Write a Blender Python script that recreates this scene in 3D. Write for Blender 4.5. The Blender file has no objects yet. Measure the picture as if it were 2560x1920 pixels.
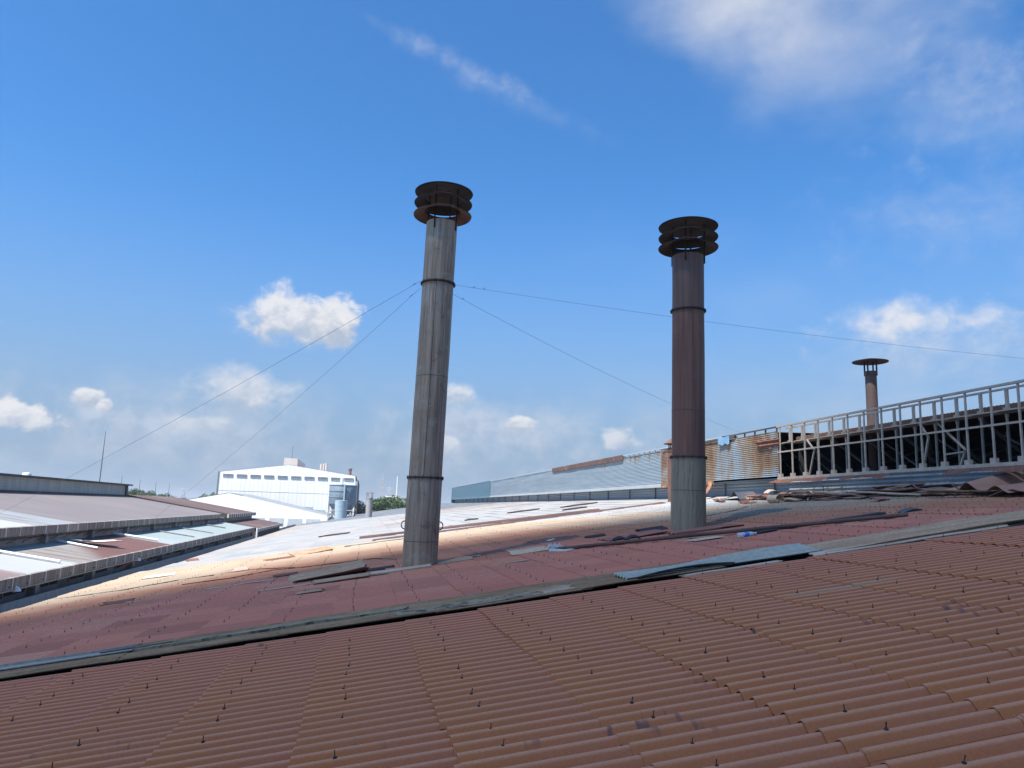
import bpy, math, random
import numpy as np
from mathutils import Vector, Matrix, noise as mnoise
random.seed(7); rng = np.random.default_rng(7)
S = bpy.context.scene
COL = S.collection
R = math.radians
SLOPE = 0.155; H0 = 1.6
ANG = math.atan(SLOPE)
GROUND = -10.0
def roof_z(p): return -H0 + SLOPE * p

# ------------------------------------------------------------------ objects
def tag(o, label=None, cat=None, group=None, kind=None):
    if label: o['label'] = label
    if cat: o['category'] = cat
    if group: o['group'] = group
    if kind: o['kind'] = kind
    return o
def thing(name, label, cat, loc=(0, 0, 0), group=None, kind=None):
    o = bpy.data.objects.new(name, None); COL.objects.link(o)
    o.location = loc; o.empty_display_size = .2
    return tag(o, label, cat, group, kind)
def wloc(o):
    l = Vector(o.location)
    while o.parent: o = o.parent; l = l + Vector(o.location)
    return l
class MB:
    def __init__(s): s.v = []; s.f = []; s.n = 0; s.m = []
    def add(s, v, f, mi=0):
        v = [tuple(map(float, q)) for q in v]; b = s.n
        s.v += v; s.f += [tuple(b + i for i in q) for q in f]; s.m += [mi] * len(f); s.n += len(v); return s
    def box(s, a, b, mi=0):
        x0, y0, z0 = a; x1, y1, z1 = b
        v = [(x0,y0,z0),(x1,y0,z0),(x1,y1,z0),(x0,y1,z0),(x0,y0,z1),(x1,y0,z1),(x1,y1,z1),(x0,y1,z1)]
        return s.add(v, [(0,3,2,1),(4,5,6,7),(0,1,5,4),(1,2,6,5),(2,3,7,6),(3,0,4,7)], mi)
    def beam(s, a, b, w, h=None, up=(0, 0, 1), mi=0):
        h = h or w; a = Vector(a); b = Vector(b); d = (b - a).normalized()
        u = Vector(up)
        if abs(d.dot(u)) > .98: u = Vector((1, 0, 0))
        r = d.cross(u).normalized(); u = r.cross(d)
        v = []
        for q in (a, b):
            for i, j in ((-1,-1),(1,-1),(1,1),(-1,1)): v.append(q + r * (i * w / 2) + u * (j * h / 2))
        return s.add(v, [(0,1,2,3),(7,6,5,4),(0,4,5,1),(1,5,6,2),(2,6,7,3),(3,7,4,0)], mi)
    def tube(s, pts, rad, n=8, cap=True, mi=0):
        pts = [Vector(p) for p in pts]; rs = rad if isinstance(rad, (list, tuple)) else [rad] * len(pts)
        v = []; f = []
        for i, p in enumerate(pts):
            d = (pts[min(i + 1, len(pts) - 1)] - pts[max(i - 1, 0)]).normalized()
            u = Vector((0, 0, 1)) if abs(d.z) < .95 else Vector((1, 0, 0))
            r = d.cross(u).normalized(); w = r.cross(d)
            for k in range(n):
                a = 2 * math.pi * k / n; v.append(p + (r * math.cos(a) + w * math.sin(a)) * rs[i])
        for i in range(len(pts) - 1):
            for k in range(n):
                k2 = (k + 1) % n; f.append((i*n+k, i*n+k2, (i+1)*n+k2, (i+1)*n+k))
        if cap: f += [tuple(range(n))[::-1], tuple((len(pts)-1)*n + k for k in range(n))]
        return s.add(v, f, mi)
    def lathe(s, prof, c=(0, 0), n=48, closed=False, lean=(0, 0, 0), mi=0, dent=0.0):
        v = []; f = []; m = len(prof)
        for r, z in prof:
            for k in range(n):
                a = 2 * math.pi * k / n; rr = r
                if dent: rr = r + dent * mnoise.noise(Vector((math.cos(a) * 1.5, math.sin(a) * 1.5, z * 1.1)))
                v.append((c[0] + rr*math.cos(a) + lean[0]*(z-lean[2]), c[1] + rr*math.sin(a) + lean[1]*(z-lean[2]), z))
        for i in range(m if closed else m - 1):
            j = (i + 1) % m
            for k in range(n):
                k2 = (k + 1) % n; f.append((i*n+k, i*n+k2, j*n+k2, j*n+k))
        return s.add(v, f, mi)
    def grid(s, P, mi=0):
        P = np.asarray(P, float); nu, nv = P.shape[:2]; f = []
        for i in range(nu - 1):
            for j in range(nv - 1): f.append((i*nv+j, (i+1)*nv+j, (i+1)*nv+j+1, i*nv+j+1))
        return s.add(P.reshape(-1, 3), f, mi)
    def build(s, name, mat, parent=None, smooth=False, origin=None):
        me = bpy.data.meshes.new(name)
        o = bpy.data.objects.new(name, me); COL.objects.link(o)
        org = Vector((0, 0, 0))
        if parent is not None:
            o.parent = parent; org = wloc(parent)
        if origin is not None:
            o.location = Vector(origin) - org; org = Vector(origin)
        me.from_pydata([(x-org.x, y-org.y, z-org.z) for x, y, z in s.v], [], s.f)
        for m in (mat if isinstance(mat, (list, tuple)) else [mat]): me.materials.append(m)
        if any(s.m): me.polygons.foreach_set('material_index', s.m)
        if smooth:
            me.polygons.foreach_set('use_smooth', [True] * len(me.polygons))
            try: me.set_sharp_from_angle(angle=R(38))
            except Exception: pass
        me.update(); return o

# ------------------------------------------------------------------ materials
class N:
    def __init__(s, nt): s.t = nt; s.L = nt.links
    def new(s, t, **k):
        n = s.t.nodes.new(t)
        for a, b in k.items(): setattr(n, a, b)
        return n
    def put(s, sock, v):
        if v is None: return
        if hasattr(v, 'is_output') or isinstance(v, bpy.types.NodeSocket): s.L.new(v, sock)
        else:
            if isinstance(v, (tuple, list)) and len(v) == 3 and sock.type == 'RGBA': v = (*v, 1)
            sock.default_value = v
    def m(s, op, a, b=None, c=None, clamp=False):
        n = s.new('ShaderNodeMath', operation=op); n.use_clamp = clamp
        for i, v in enumerate((a, b, c)): s.put(n.inputs[i], v)
        return n.outputs[0]
    def vm(s, op, a, b=None):
        n = s.new('ShaderNodeVectorMath', operation=op); s.put(n.inputs[0], a); s.put(n.inputs[1], b); return n.outputs[0]
    def ss(s, x, a, b, o0=0., o1=1.):
        n = s.new('ShaderNodeMapRange', interpolation_type='SMOOTHSTEP')
        s.put(n.inputs['Value'], x); s.put(n.inputs['From Min'], a); s.put(n.inputs['From Max'], b)
        n.inputs['To Min'].default_value = o0; n.inputs['To Max'].default_value = o1
        return n.outputs[0]
    def mix(s, f, a, b, mode='MIX'):
        n = s.new('ShaderNodeMix', data_type='RGBA', blend_type=mode)
        s.put(n.inputs[0], f); s.put(n.inputs[6], a); s.put(n.inputs[7], b); return n.outputs[2]
    def noise(s, vec, scale, detail=4, rough=.55, dist=0., out=0):
        n = s.new('ShaderNodeTexNoise'); s.put(n.inputs['Vector'], vec)
        n.inputs['Scale'].default_value = scale; n.inputs['Detail'].default_value = detail
        n.inputs['Roughness'].default_value = rough; n.inputs['Distortion'].default_value = dist
        return n.outputs[out]
    def xyz(s, v):
        n = s.new('ShaderNodeSeparateXYZ'); s.put(n.inputs[0], v); return n.outputs
    def comb(s, x, y, z):
        n = s.new('ShaderNodeCombineXYZ')
        for i, q in enumerate((x, y, z)): s.put(n.inputs[i], q)
        return n.outputs[0]
    def sc(s, v, k): return s.vm('MULTIPLY', v, k)
    def attr(s, name): return s.new('ShaderNodeAttribute', attribute_name=name).outputs['Fac']
    def pos(s): return s.new('ShaderNodeNewGeometry').outputs['Position']
    def obj(s): return s.new('ShaderNodeTexCoord').outputs['Object']
    def bump(s, h, st=.3, d=.02):
        n = s.new('ShaderNodeBump'); n.inputs['Strength'].default_value = st; n.inputs['Distance'].default_value = d
        s.put(n.inputs['Height'], h); return n.outputs[0]
def mat(name, fn):
    m = bpy.data.materials.new(name); m.use_nodes = True; nt = m.node_tree
    b = nt.nodes['Principled BSDF']; n = N(nt)
    r = fn(n)
    n.put(b.inputs['Base Color'], r['c']); n.put(b.inputs['Roughness'], r.get('r', .7))
    n.put(b.inputs['Metallic'], r.get('m', 0.)); n.put(b.inputs['Normal'], r.get('n'))
    n.put(b.inputs['Specular IOR Level'], r.get('s', .35))
    if 'a' in r: n.put(b.inputs['Alpha'], r['a'])
    if 't' in r: n.put(b.inputs['Transmission Weight'], r['t'])
    return m
def weathered(name, c1, c2, scale=3., stretch=(1, 1, 1), rough=.75, metal=0., c3=None, amt3=.6, thr=.58, bump=.15, scale3=None, world=True):
    def fn(n):
        P = n.pos() if world else n.obj()
        v = n.sc(P, stretch)
        a = n.noise(v, scale, 6, .65)
        c = n.mix(n.ss(a, .3, .7), c1, c2)
        fine = n.noise(P, scale * 14, 3, .6)
        c = n.mix(.35, c, n.mix(n.ss(fine, .3, .7), (.55, .55, .55), (1.25, 1.25, 1.25)), 'MULTIPLY')
        if c3:
            q = n.noise(n.vm('ADD', v, (7.3, 2.1, 4.4)), scale3 or scale * 1.7, 6, .7, .4)
            c = n.mix(n.m('MULTIPLY', n.ss(q, thr, thr + .12), amt3), c, c3)
        return dict(c=c, r=rough, m=metal, n=n.bump(fine, bump, .01))
    return mat(name, fn)

# --- main roof: weathered fibre cement, terracotta near, rusty purple past the joint, pale beyond
def roof_fn(n):
    P = n.pos(); x, y, z = n.xyz(P)[0:3]
    su = n.attr('su'); rnd = n.attr('rnd'); rn2 = n.attr('rn2')
    st = n.sc(P, (.35, 3.2, .3)); big = n.noise(P, .16, 4, .6); med = n.noise(n.sc(P, (.7, 1.6, 1)), 1.1, 5, .62)
    fine = n.noise(P, 60, 3, .7); stn = n.noise(st, 1.4, 6, .65)
    # foreground
    fg = n.mix(n.ss(su, .0, .95), (.312, .110, .040), (.302, .104, .052))
    fg = n.mix(n.m('MULTIPLY', rnd, .45), fg, (.36, .130, .054))
    fg = n.mix(n.m('MULTIPLY', n.ss(y, 6.8, 10.5), .7), fg, (.345, .096, .055))
    fg = n.mix(n.m('MULTIPLY', n.ss(med, .55, .75), .3), fg, (.235, .104, .068))
    pc = n.m('MULTIPLY', n.ss(n.m('ABSOLUTE', n.m('SUBTRACT', y, 7.81)), .11, .08), n.m('MULTIPLY', n.ss(x, 4.3, 4.8), n.ss(x, 6.1, 5.6)))
    fg = n.mix(n.m('MULTIPLY', pc, .7), fg, (.27, .20, .12))
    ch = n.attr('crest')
    fg = n.mix(n.m('MULTIPLY', n.ss(ch, .74, 1.0), .62), fg, (.50, .255, .165))  # corrugation shading put into the colour: sky-lit crest tops painted paler
    # dark soot marks across single crests
    q = n.noise(n.sc(P, (9, 1.2, 1)), 1.0, 2, .5); q2 = n.noise(n.sc(P, (.8, 1.5, 1)), .9, 2, .5)
    fg = n.mix(n.m('MULTIPLY', n.m('MULTIPLY', n.ss(q, .60, .67), n.ss(q2, .59, .66)), .75), fg, (.09, .05, .055))
    # purple red
    pr = n.mix(n.ss(med, .35, .65), (.38, .094, .058), (.45, .122, .068))
    pr = n.mix(n.m('MULTIPLY', n.ss(stn, .50, .66), .75), pr, (.295, .096, .074))
    d1 = n.m('ADD', n.m('POWER', n.m('MULTIPLY', n.m('SUBTRACT', x, 1.2), .30), 2), n.m('POWER', n.m('MULTIPLY', n.m('SUBTRACT', y, 18.0), .33), 2))
    pr = n.mix(n.m('MULTIPLY', n.ss(n.m('ADD', d1, n.m('MULTIPLY', stn, .8)), 1.6, .5), .85), pr, (.47, .155, .065))
    sp = n.noise(n.sc(P, (5, 14, 1)), 1.6, 2, .5)
    pr = n.mix(n.m('MULTIPLY', n.m('MULTIPLY', n.ss(sp, .655, .70), n.ss(y, 13, 16)), .7), pr, (.50, .30, .19))
    pr = n.mix(n.m('MULTIPLY', n.ss(stn, .64, .75), .5), pr, (.36, .22, .16))
    pr = n.mix(n.m('MULTIPLY', n.m('MULTIPLY', n.ss(x, -.5, -4.), n.ss(n.m('ADD', y, n.m('MULTIPLY', stn, 3.)), 17.5, 15.)), .8), pr, (.46, .138, .072))
    pr = n.mix(n.m('MULTIPLY', rnd, .5), pr, (.30, .108, .078))
    sp2 = n.noise(n.sc(P, (11, 26, 1)), 1.5, 2, .5)
    pr = n.mix(n.m('MULTIPLY', n.m('MULTIPLY', n.ss(sp2, .60, .66), n.ss(y, 12, 15)), .75), pr, (.56, .29, .175))
    pr = n.mix(n.m('MULTIPLY', n.ss(ch, .4, 1.), .6), pr, (.50, .21, .15))  # light on the crests painted in as paler lines
    pr = n.mix(n.m('MULTIPLY', n.ss(rn2, .945, .955), .28), pr, (.42, .27, .18)); pr = n.mix(n.m('MULTIPLY', n.ss(rn2, .055, .045), .25), pr, (.15, .065, .058))
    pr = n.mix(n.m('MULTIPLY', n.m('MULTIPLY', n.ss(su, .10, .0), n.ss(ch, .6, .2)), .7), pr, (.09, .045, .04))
    # boundary coordinate
    sh = n.m('MULTIPLY', n.m('MAXIMUM', n.m('SUBTRACT', x, 5.5), 0.), 1.15)
    yy = n.m('ADD', n.m('ADD', y, sh), n.m('MULTIPLY', n.m('SUBTRACT', big, .5), 6.))
    yy = n.m('ADD', yy, n.m('MULTIPLY', n.m('SUBTRACT', stn, .5), 3.))
    yl = n.m('ADD', yy, n.m('MULTIPLY', n.m('MAXIMUM', n.m('MULTIPLY', n.m('ADD', x, 3.), -1.), 0.), 1.05))
    sal = n.mix(n.ss(stn, .35, .7), (.315, .135, .078), (.34, .165, .095))
    crm = n.mix(n.ss(med, .35, .7), (.315, .238, .165), (.325, .265, .20))
    sal = n.mix(n.m('MULTIPLY', n.ss(sp2, .62, .68), .5), sal, (.44, .27, .19)); c = n.mix(n.ss(yl, 18.0, 23.0), pr, sal)
    c = n.mix(n.ss(yl, 22.5, 28.5), c, crm)
    # pale far half
    pale = n.mix(n.ss(stn, .35, .68), (.235, .245, .25), (.31, .315, .31))
    pale = n.mix(n.m('MULTIPLY', n.ss(n.noise(n.sc(P, (.22, 2.4, .3)), 1., 5, .7), .52, .64), .7), pale, (.205, .175, .16))
    pale = n.mix(n.m('MULTIPLY', n.ss(n.noise(n.sc(P, (.5, 5., .3)), 1., 3, .6), .61, .66), .8), pale, (.13, .14, .145))
    reg = n.m('MULTIPLY', n.ss(n.noise(P, .07, 2, .5), .46, .58), n.m('MULTIPLY', n.ss(y, 44, 52), n.ss(x, -1., 4.)))
    pale = n.mix(n.m('MULTIPLY', reg, n.ss(n.noise(n.sc(P, (.1, .9, .2)), 1., 3, .6), .42, .56)), pale, (.23, .165, .135))
    pale = n.mix(n.m('MULTIPLY', n.ss(rnd, .9, .97), .25), pale, (.20, .27, .29))
    pale = n.mix(n.m('MULTIPLY', n.ss(n.m('ADD', x, n.m('MULTIPLY', y, -.055)), -9.0, -11.6), .5), pale, (.30, .235, .195))
    c = n.mix(n.ss(yy, 31.4, 33.6), c, pale)
    grey = n.mix(n.ss(stn, .3, .7), (.105, .128, .15), (.13, .155, .175))
    c = n.mix(n.ss(n.m('ADD', y, n.m('MULTIPLY', x, .7)), 92.4, 94.0), c, grey)
    c = n.mix(n.ss(y, 10.6, 10.9), fg, c)
    c = n.mix(n.m('MULTIPLY', n.m('MAXIMUM', n.m('SUBTRACT', rnd, .5), 0.), .26), c, (.13, .065, .05))
    c = n.mix(n.m('MULTIPLY', n.m('MAXIMUM', n.m('SUBTRACT', .5, rnd), 0.), .25), c, (.48, .33, .25)) if 0 else n.mix(n.m('MULTIPLY', n.m('MULTIPLY', n.m('MAXIMUM', n.m('SUBTRACT', .5, rnd), 0.), .25), n.ss(y, 10.4, 11.)), c, (.48, .33, .25))
    c = n.mix(.25, c, n.mix(n.ss(fine, .3, .7), (.6, .6, .6), (1.3, 1.3, 1.3)), 'MULTIPLY')
    return dict(c=c, r=n.m('ADD', .78, n.m('MULTIPLY', fine, .15)), s=.25, n=n.bump(n.m('ADD', fine, n.m('MULTIPLY', stn, .6)), .25, .006))
M = {}
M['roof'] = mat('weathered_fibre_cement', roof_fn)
M['pipe_a'] = None
def stack_fn(rusty):
    def fn(n):
        P = n.pos(); x, y, z = n.xyz(P)[0:3]
        ang = n.m('ARCTAN2', n.m('SUBTRACT', y, 17.63), n.m('SUBTRACT', x, 1.33 if not rusty else 7.8))
        v = n.comb(n.m('MULTIPLY', ang, 2.6), 0., n.m('MULTIPLY', z, .22))
        v2 = n.comb(n.m('ADD', n.m('MULTIPLY', ang, 5.5), n.m('MULTIPLY', n.m('SUBTRACT', n.noise(P, 1.3, 4, .6), .5), 3.)), 3., n.m('MULTIPLY', z, .75))
        a = n.noise(v, 1.6, 6, .65, .3); b = n.noise(v2, 1.3, 6, .7); g = n.noise(P, 2.2, 5, .6); fine = n.noise(P, 40, 3, .6)
        if not rusty:
            c = n.mix(n.ss(a, .36, .64), (.235, .165, .112), (.42, .305, .215))
            c = n.mix(n.m('MULTIPLY', n.ss(g, .5, .7), .45), c, (.23, .155, .095))
            c = n.mix(n.m('MULTIPLY', n.ss(b, .60, .72), .5), c, (.44, .41, .33))
            c = n.mix(n.m('MULTIPLY', n.ss(b, .40, .28), .6), c, (.075, .065, .06))
            bl = n.noise(n.vm('ADD', P, (3., 1., 9.)), 3.1, 5, .65, .5); c = n.mix(n.m('MULTIPLY', n.ss(bl, .56, .68), .55), c, (.36, .34, .27)); c = n.mix(n.m('MULTIPLY', n.ss(bl, .42, .32), .5), c, (.10, .08, .066))
            # pale lime runs below the flanges and top
            run = n.m('ADD', n.m('MULTIPLY', n.ss(z, -.9, .55), n.ss(z, .62, .5)), n.m('ADD', n.m('MULTIPLY', n.ss(z, 3.6, 4.9), n.ss(z, 5.25, 5.1)), n.m('MULTIPLY', n.ss(z, 5.5, 6.5), n.ss(z, 7.3, 6.9))))
            c = n.mix(n.m('MULTIPLY', n.m('MULTIPLY', run, n.ss(b, .47, .64)), .7), c, (.50, .46, .37))
            c = n.mix(n.m('MULTIPLY', n.m('MULTIPLY', run, n.ss(a, .5, .66)), .4), c, (.22, .25, .27))
        else:
            c = n.mix(n.ss(a, .34, .66), (.135, .062, .045), (.21, .105, .075))
            c = n.mix(n.m('MULTIPLY', n.ss(g, .52, .7), .35), c, (.19, .12, .095))
            c = n.mix(n.m('MULTIPLY', n.ss(b, .66, .74), .4), c, (.27, .21, .17))
            c = n.mix(n.ss(z, 4.9, 5.3), c, n.mix(n.ss(a, .35, .65), (.115, .070, .056), (.16, .098, .076)))
        return dict(c=c, r=.55, m=.25, s=.4, n=n.bump(n.m('ADD', fine, g), .2, .012))
    return fn
M['stack_grey'] = mat('stained_galvanised_steel', stack_fn(False))
M['stack_rust'] = mat('rusted_brown_steel', stack_fn(True))
def low_fn(n):
    P = n.pos(); x, y, z = n.xyz(P)[0:3]
    ang = n.m('ARCTAN2', n.m('SUBTRACT', y, 17.63), n.m('SUBTRACT', x, 7.8))
    v2 = n.comb(n.m('ADD', n.m('MULTIPLY', ang, 5.5), n.m('MULTIPLY', n.m('SUBTRACT', n.noise(P, 1.6, 4, .6), .5), 3.)), 3., n.m('MULTIPLY', z, .6)); v = n.comb(n.m('MULTIPLY', ang, 2.2), 3., n.m('MULTIPLY', z, .2))
    a = n.noise(v, 1.7, 6, .65); b = n.noise(v2, 1.4, 6, .7); fine = n.noise(P, 40, 3, .6)
    c = n.mix(n.ss(a, .35, .65), (.22, .18, .125), (.33, .27, .185))
    c = n.mix(n.m('MULTIPLY', n.ss(b, .58, .7), .6), c, (.40, .41, .36))
    c = n.mix(n.m('MULTIPLY', n.ss(b, .46, .32), .8), c, (.11, .09, .072))
    c = n.mix(n.m('MULTIPLY', n.m('MULTIPLY', n.ss(a, .52, .66), n.ss(z, .2, 1.2)), .6), c, (.17, .10, .06))
    c = n.mix(n.m('MULTIPLY', n.m('MULTIPLY', n.ss(a, .48, .36), n.ss(b, .42, .6)), .6), c, (.30, .33, .22))
    return dict(c=c, r=.5, m=.3, s=.4, n=n.bump(fine, .15, .01))
M['stack_low'] = mat('galvanised_lower_pipe', low_fn)
M['cap'] = weathered('burnt_rust_steel', (.022, .014, .012), (.05, .029, .022), 4, (1, 1, 2), .8, .0, (.10, .054, .035), .6, .55)
M['cap_brown'] = weathered('brown_rust_cap', (.10, .054, .036), (.165, .088, .054), 4, (1, 1, 2), .8, .0, (.09, .05, .04), .6, .55)
M['cap_pale'] = weathered('dusty_rust_collar', (.14, .10, .085), (.20, .15, .125), 9, (1, 1, 1), .85)
M['ring'] = weathered('dark_flange_steel', (.03, .025, .023), (.06, .048, .042), 8, (1, 1, 1), .7)
M['wire'] = weathered('steel_wire', (.10, .115, .13), (.14, .155, .17), 3, rough=.5)
M['wire_pale'] = weathered('pale_steel_wire', (.16, .17, .18), (.2, .2, .21), 3, rough=.5)
M['black'] = weathered('nail_black', (.012, .010, .010), (.03, .022, .02), 20, rough=.6)
def siding_fn(rust):
    def fn(n):
        P = n.pos(); x, y, z = n.xyz(P)[0:3]
        v = n.sc(P, (1, .55, .55)); a = n.noise(v, .9, 6, .68, .5); hz = n.noise(n.sc(P, (1, .12, 6)), 1.2, 4, .6); vz = n.noise(n.sc(P, (1, 2.2, .25)), 1.1, 5, .65)
        c = n.mix(n.ss(hz, .35, .65), (.205, .262, .305), (.262, .32, .36))
        pan = n.m('FRACT', n.m('MULTIPLY', y, .21))
        c = n.mix(n.m('MULTIPLY', n.ss(pan, .965, .985), .25), c, (.15, .19, .22))
        c = n.mix(n.m('MULTIPLY', n.ss(hz, .63, .68), n.m('MULTIPLY', .75, n.ss(y, 75, 50))), c, (.17, .135, .095))
        if rust:
            k = n.m('ADD', n.m('MULTIPLY', a, .75), n.m('MULTIPLY', vz, .45))
            k = n.m('ADD', k, n.m('MULTIPLY', n.m('SUBTRACT', z, 2.3), .07))
            c = n.mix(n.ss(k,   .49, .67), c, (.24, .175, .11))
            c = n.mix(n.ss(k,   .63, .77), c, (.165, .08, .04))
        else:
            far = n.ss(y, 62, 40)
            k = n.m('ADD', vz, n.m('MULTIPLY', n.m('SUBTRACT', z, 2.9), .30))
            c = n.mix(n.m('MULTIPLY', n.ss(k, .56, .66), far), c, (.22, .15, .09))
        return dict(c=c, r=.5, m=.15, s=.4)
    return fn
M['siding'] = mat('pale_blue_steel_siding', siding_fn(False))
M['siding_rust'] = mat('rust_streaked_siding', siding_fn(True))
M['siding_dark'] = weathered('dark_blue_siding', (.085, .165, .215), (.105, .19, .24), 1., (1, .3, 4), .5)
M['base_siding'] = weathered('blue_grey_base_siding', (.27, .33, .39), (.33, .385, .43), .8, (1, .3, 3), .5, .1, (.25, .24, .22), .5, .6)
M['base_lit'] = weathered('lit_base_siding', (.28, .305, .325), (.345, .37, .385), .8, (1, .3, 3), .5, .05, (.30, .27, .23), .5, .6)  # near length of the same siding; its different light is put into this colour
M['trim'] = weathered('white_flashing', (.30, .34, .365), (.37, .40, .42), 1.2, (1, .6, 3), .5, 0, (.28, .16, .09), .8, .60)
M['trim_rust'] = weathered('rusted_flashing', (.19, .08, .04), (.26, .13, .07), 2.5, (1, 1, 1), .75, 0, (.42, .33, .24), .7, .56)
M['brown_cap'] = weathered('rust_brown_capping', (.085, .046, .036), (.125, .07, .052), 1.5, (1, .7, 1), .75, 0, (.36, .35, .33), .85, .57)
M['frame'] = weathered('flaking_grey_paint', (.34, .29, .238), (.44, .385, .325), 5, (1, 1, 1), .6, 0, (.24, .17, .13), .6, .60)
M['frame_dim'] = weathered('old_grey_steel', (.30, .26, .215), (.37, .325, .275), 3, (1, 1, 1), .7)
M['truss'] = weathered('dark_truss_steel', (.10, .10, .105), (.15, .15, .155), 3, rough=.7)
M['rust_roof'] = weathered('rusty_roof_sheet', (.11, .055, .036), (.165, .088, .056), 1.8, (1, .8, 1), .85, 0, (.08, .04, .03), .7, .56)
M['dark'] = weathered('dark_interior', (.025, .025, .027), (.05, .048, .047), .6, rough=.9)
M['rustbrown'] = weathered('brown_rust_strip', (.062, .034, .029), (.10, .056, .047), 1., (.3, 2, 1), .8, 0, (.16, .12, .10), .5, .6)
M['concrete'] = weathered('grey_concrete', (.20, .20, .20), (.30, .29, .28), 1.1, (1, 1, 1), .9, 0, (.12, .11, .105), .6, .58)
M['gutter'] = weathered('blue_grey_gutter', (.17, .185, .20), (.22, .235, .25), .5, (1, .3, 1), .6, 0, (.12, .12, .125), .5, .6)
M['white_wall'] = mat('white_painted_sheet', lambda n: dict(c=n.mix(n.ss(n.noise(n.sc(n.pos(), (1, 1, .25)), .6, 4, .6), .3, .7), (.84, .835, .82), (.88, .875, .86)), r=.6))
def ribbed_white(n):
    P = n.pos(); x, y, z = n.xyz(P)[0:3]
    w = n.m('SINE', n.m('MULTIPLY', n.m('SUBTRACT', x, n.m('MULTIPLY', z, 0.)), 8.5))
    s = n.noise(n.sc(P, (1.1, 1, .12)), .9, 4, .6)
    c = n.mix(n.ss(s, .3, .7), (.78, .765, .74), (.85, .84, .82))
    c = n.mix(n.m('MULTIPLY', n.ss(w, .55, .95), .20), c, (.42, .41, .40))
    return dict(c=c, r=.6)
M['ribbed_white'] = mat('ribbed_white_cladding', ribbed_white)
M['vent'] = weathered('grey_louvre', (.64, .64, .64), (.69, .69, .69), 2)
M['beige'] = weathered('dusty_beige', (.45, .41, .39), (.52, .48, .45), .7)
M['grey_roof'] = weathered('grey_sheet_roof', (.19, .21, .225), (.24, .26, .27), .5)
M['silo'] = weathered('blue_silo_steel', (.15, .21, .255), (.205, .265, .31), .9, (1, 1, .35), .55, .1, (.13, .13, .14), .75, .60)
M['tank'] = weathered('pale_blue_tank', (.30, .39, .45), (.36, .45, .50), .8, (1, 1, .3), .5)
def fascia_fn(n):
    P = n.pos(); x, y, z = n.xyz(P)[0:3]
    f = n.m('FRACT', n.m('MULTIPLY', y, .9)); cell = n.m('FLOOR', n.m('MULTIPLY', y, .9))
    wn = n.new('ShaderNodeTexWhiteNoise', noise_dimensions='1D'); n.put(wn.inputs['W'], cell)
    strk = n.noise(n.comb(0., n.m('MULTIPLY', y, 9.), n.m('MULTIPLY', z, .6)), 1.1, 4, .65)
    c = n.mix(n.ss(strk, .35, .65), (.13, .115, .105), (.26, .235, .215))
    c = n.mix(n.m('MULTIPLY', wn.outputs[0], .45), c, (.20, .14, .105))
    c = n.mix(n.ss(n.m('ABSOLUTE', n.m('SUBTRACT', f, .5)), .455, .475), c, (.46, .46, .45))
    return dict(c=c, r=.75)
M['fascia'] = mat('panelled_eave_fascia', fascia_fn)
def fascia2_fn(n):
    P = n.pos(); x, y, z = n.xyz(P)[0:3]
    s = n.m('SINE', n.m('MULTIPLY', y, 5.2)); strk = n.noise(n.comb(0., n.m('MULTIPLY', y, 3.), z), 1., 3, .6)
    c = n.mix(n.ss(n.m('ADD', s, n.m('MULTIPLY', strk, .8)), .2, .8), (.10, .08, .075), (.55, .54, .52))
    return dict(c=c, r=.8)
M['fascia_striped'] = mat('flaking_striped_edge', fascia2_fn)
def lowroof_fn(n):
    P = n.pos(); x, y, z = n.xyz(P)[0:3]
    st = n.noise(n.sc(P, (.25, 2.2, .3)), 1.3, 6, .68); b = n.noise(P, .3, 3, .6)
    yy = n.m('ADD', y, n.m('MULTIPLY', n.m('SUBTRACT', st, .5), 2.5))
    pink = (.21, .145, .13); white = (.32, .325, .32); rust = (.105, .047, .034); oran = (.17, .11, .075); bl = (.235, .28, .27)
    c = n.mix(n.ss(yy, 24.2, 24.6), pink, white)
    org = n.mix(n.ss(st, .4, .6), oran, (.22, .22, .21))
    c = n.mix(n.ss(yy, 28.2, 28.9), c, org)
    c = n.mix(n.ss(n.m('ADD', yy, n.m('MULTIPLY', n.m('ADD', x, 10.), 1.8)), 31.0, 33.0), c, n.mix(n.ss(st, .35, .65), rust, (.135, .066, .05)))
    pan = n.m('FRACT', n.m('MULTIPLY', y, .2))
    blp = n.mix(n.ss(b, .35, .65), (.275, .305, .30), bl)
    c = n.mix(n.ss(y, 41.0, 41.25), c, blp)
    c = n.mix(n.m('MULTIPLY', n.ss(x, -11.2, -11.75), n.ss(y, 39., 34.)), c, (.28, .295, .30))
    return dict(c=c, r=.6, s=.4)
M['low_roof'] = mat('patchwork_low_roof', lowroof_fn)
def uproof_fn(n):
    P = n.pos(); x, y, z = n.xyz(P)[0:3]
    st = n.noise(n.sc(P, (.25, 2.0, .3)), 1.1, 5, .65); b = n.noise(P, .12, 3, .6)
    c = n.mix(n.ss(b, .3, .7), (.156, .135, .130), (.18, .156, .15))
    c = n.mix(n.m('MULTIPLY', n.ss(st, .45, .7), .35), c, (.13, .10, .097))
    seam = n.m('FRACT', n.m('MULTIPLY', y, .16))
    c = n.mix(n.m('MULTIPLY', n.ss(seam, .97, .985), .4), c, (.24, .20, .195))
    k = n.m('ADD', y, n.m('MULTIPLY', n.m('SUBTRACT', st, .5), 1.6))
    c = n.mix(n.ss(k, 36.6, 35.4), c, n.mix(n.ss(st, .45, .6), (.24, .26, .27), (.18, .165, .16)))
    c = n.mix(n.ss(k, 32.2, 31.4), c, (.34, .345, .34))
    return dict(c=c, r=.6)
M['up_roof'] = mat('mauve_grey_roof', uproof_fn)
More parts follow.
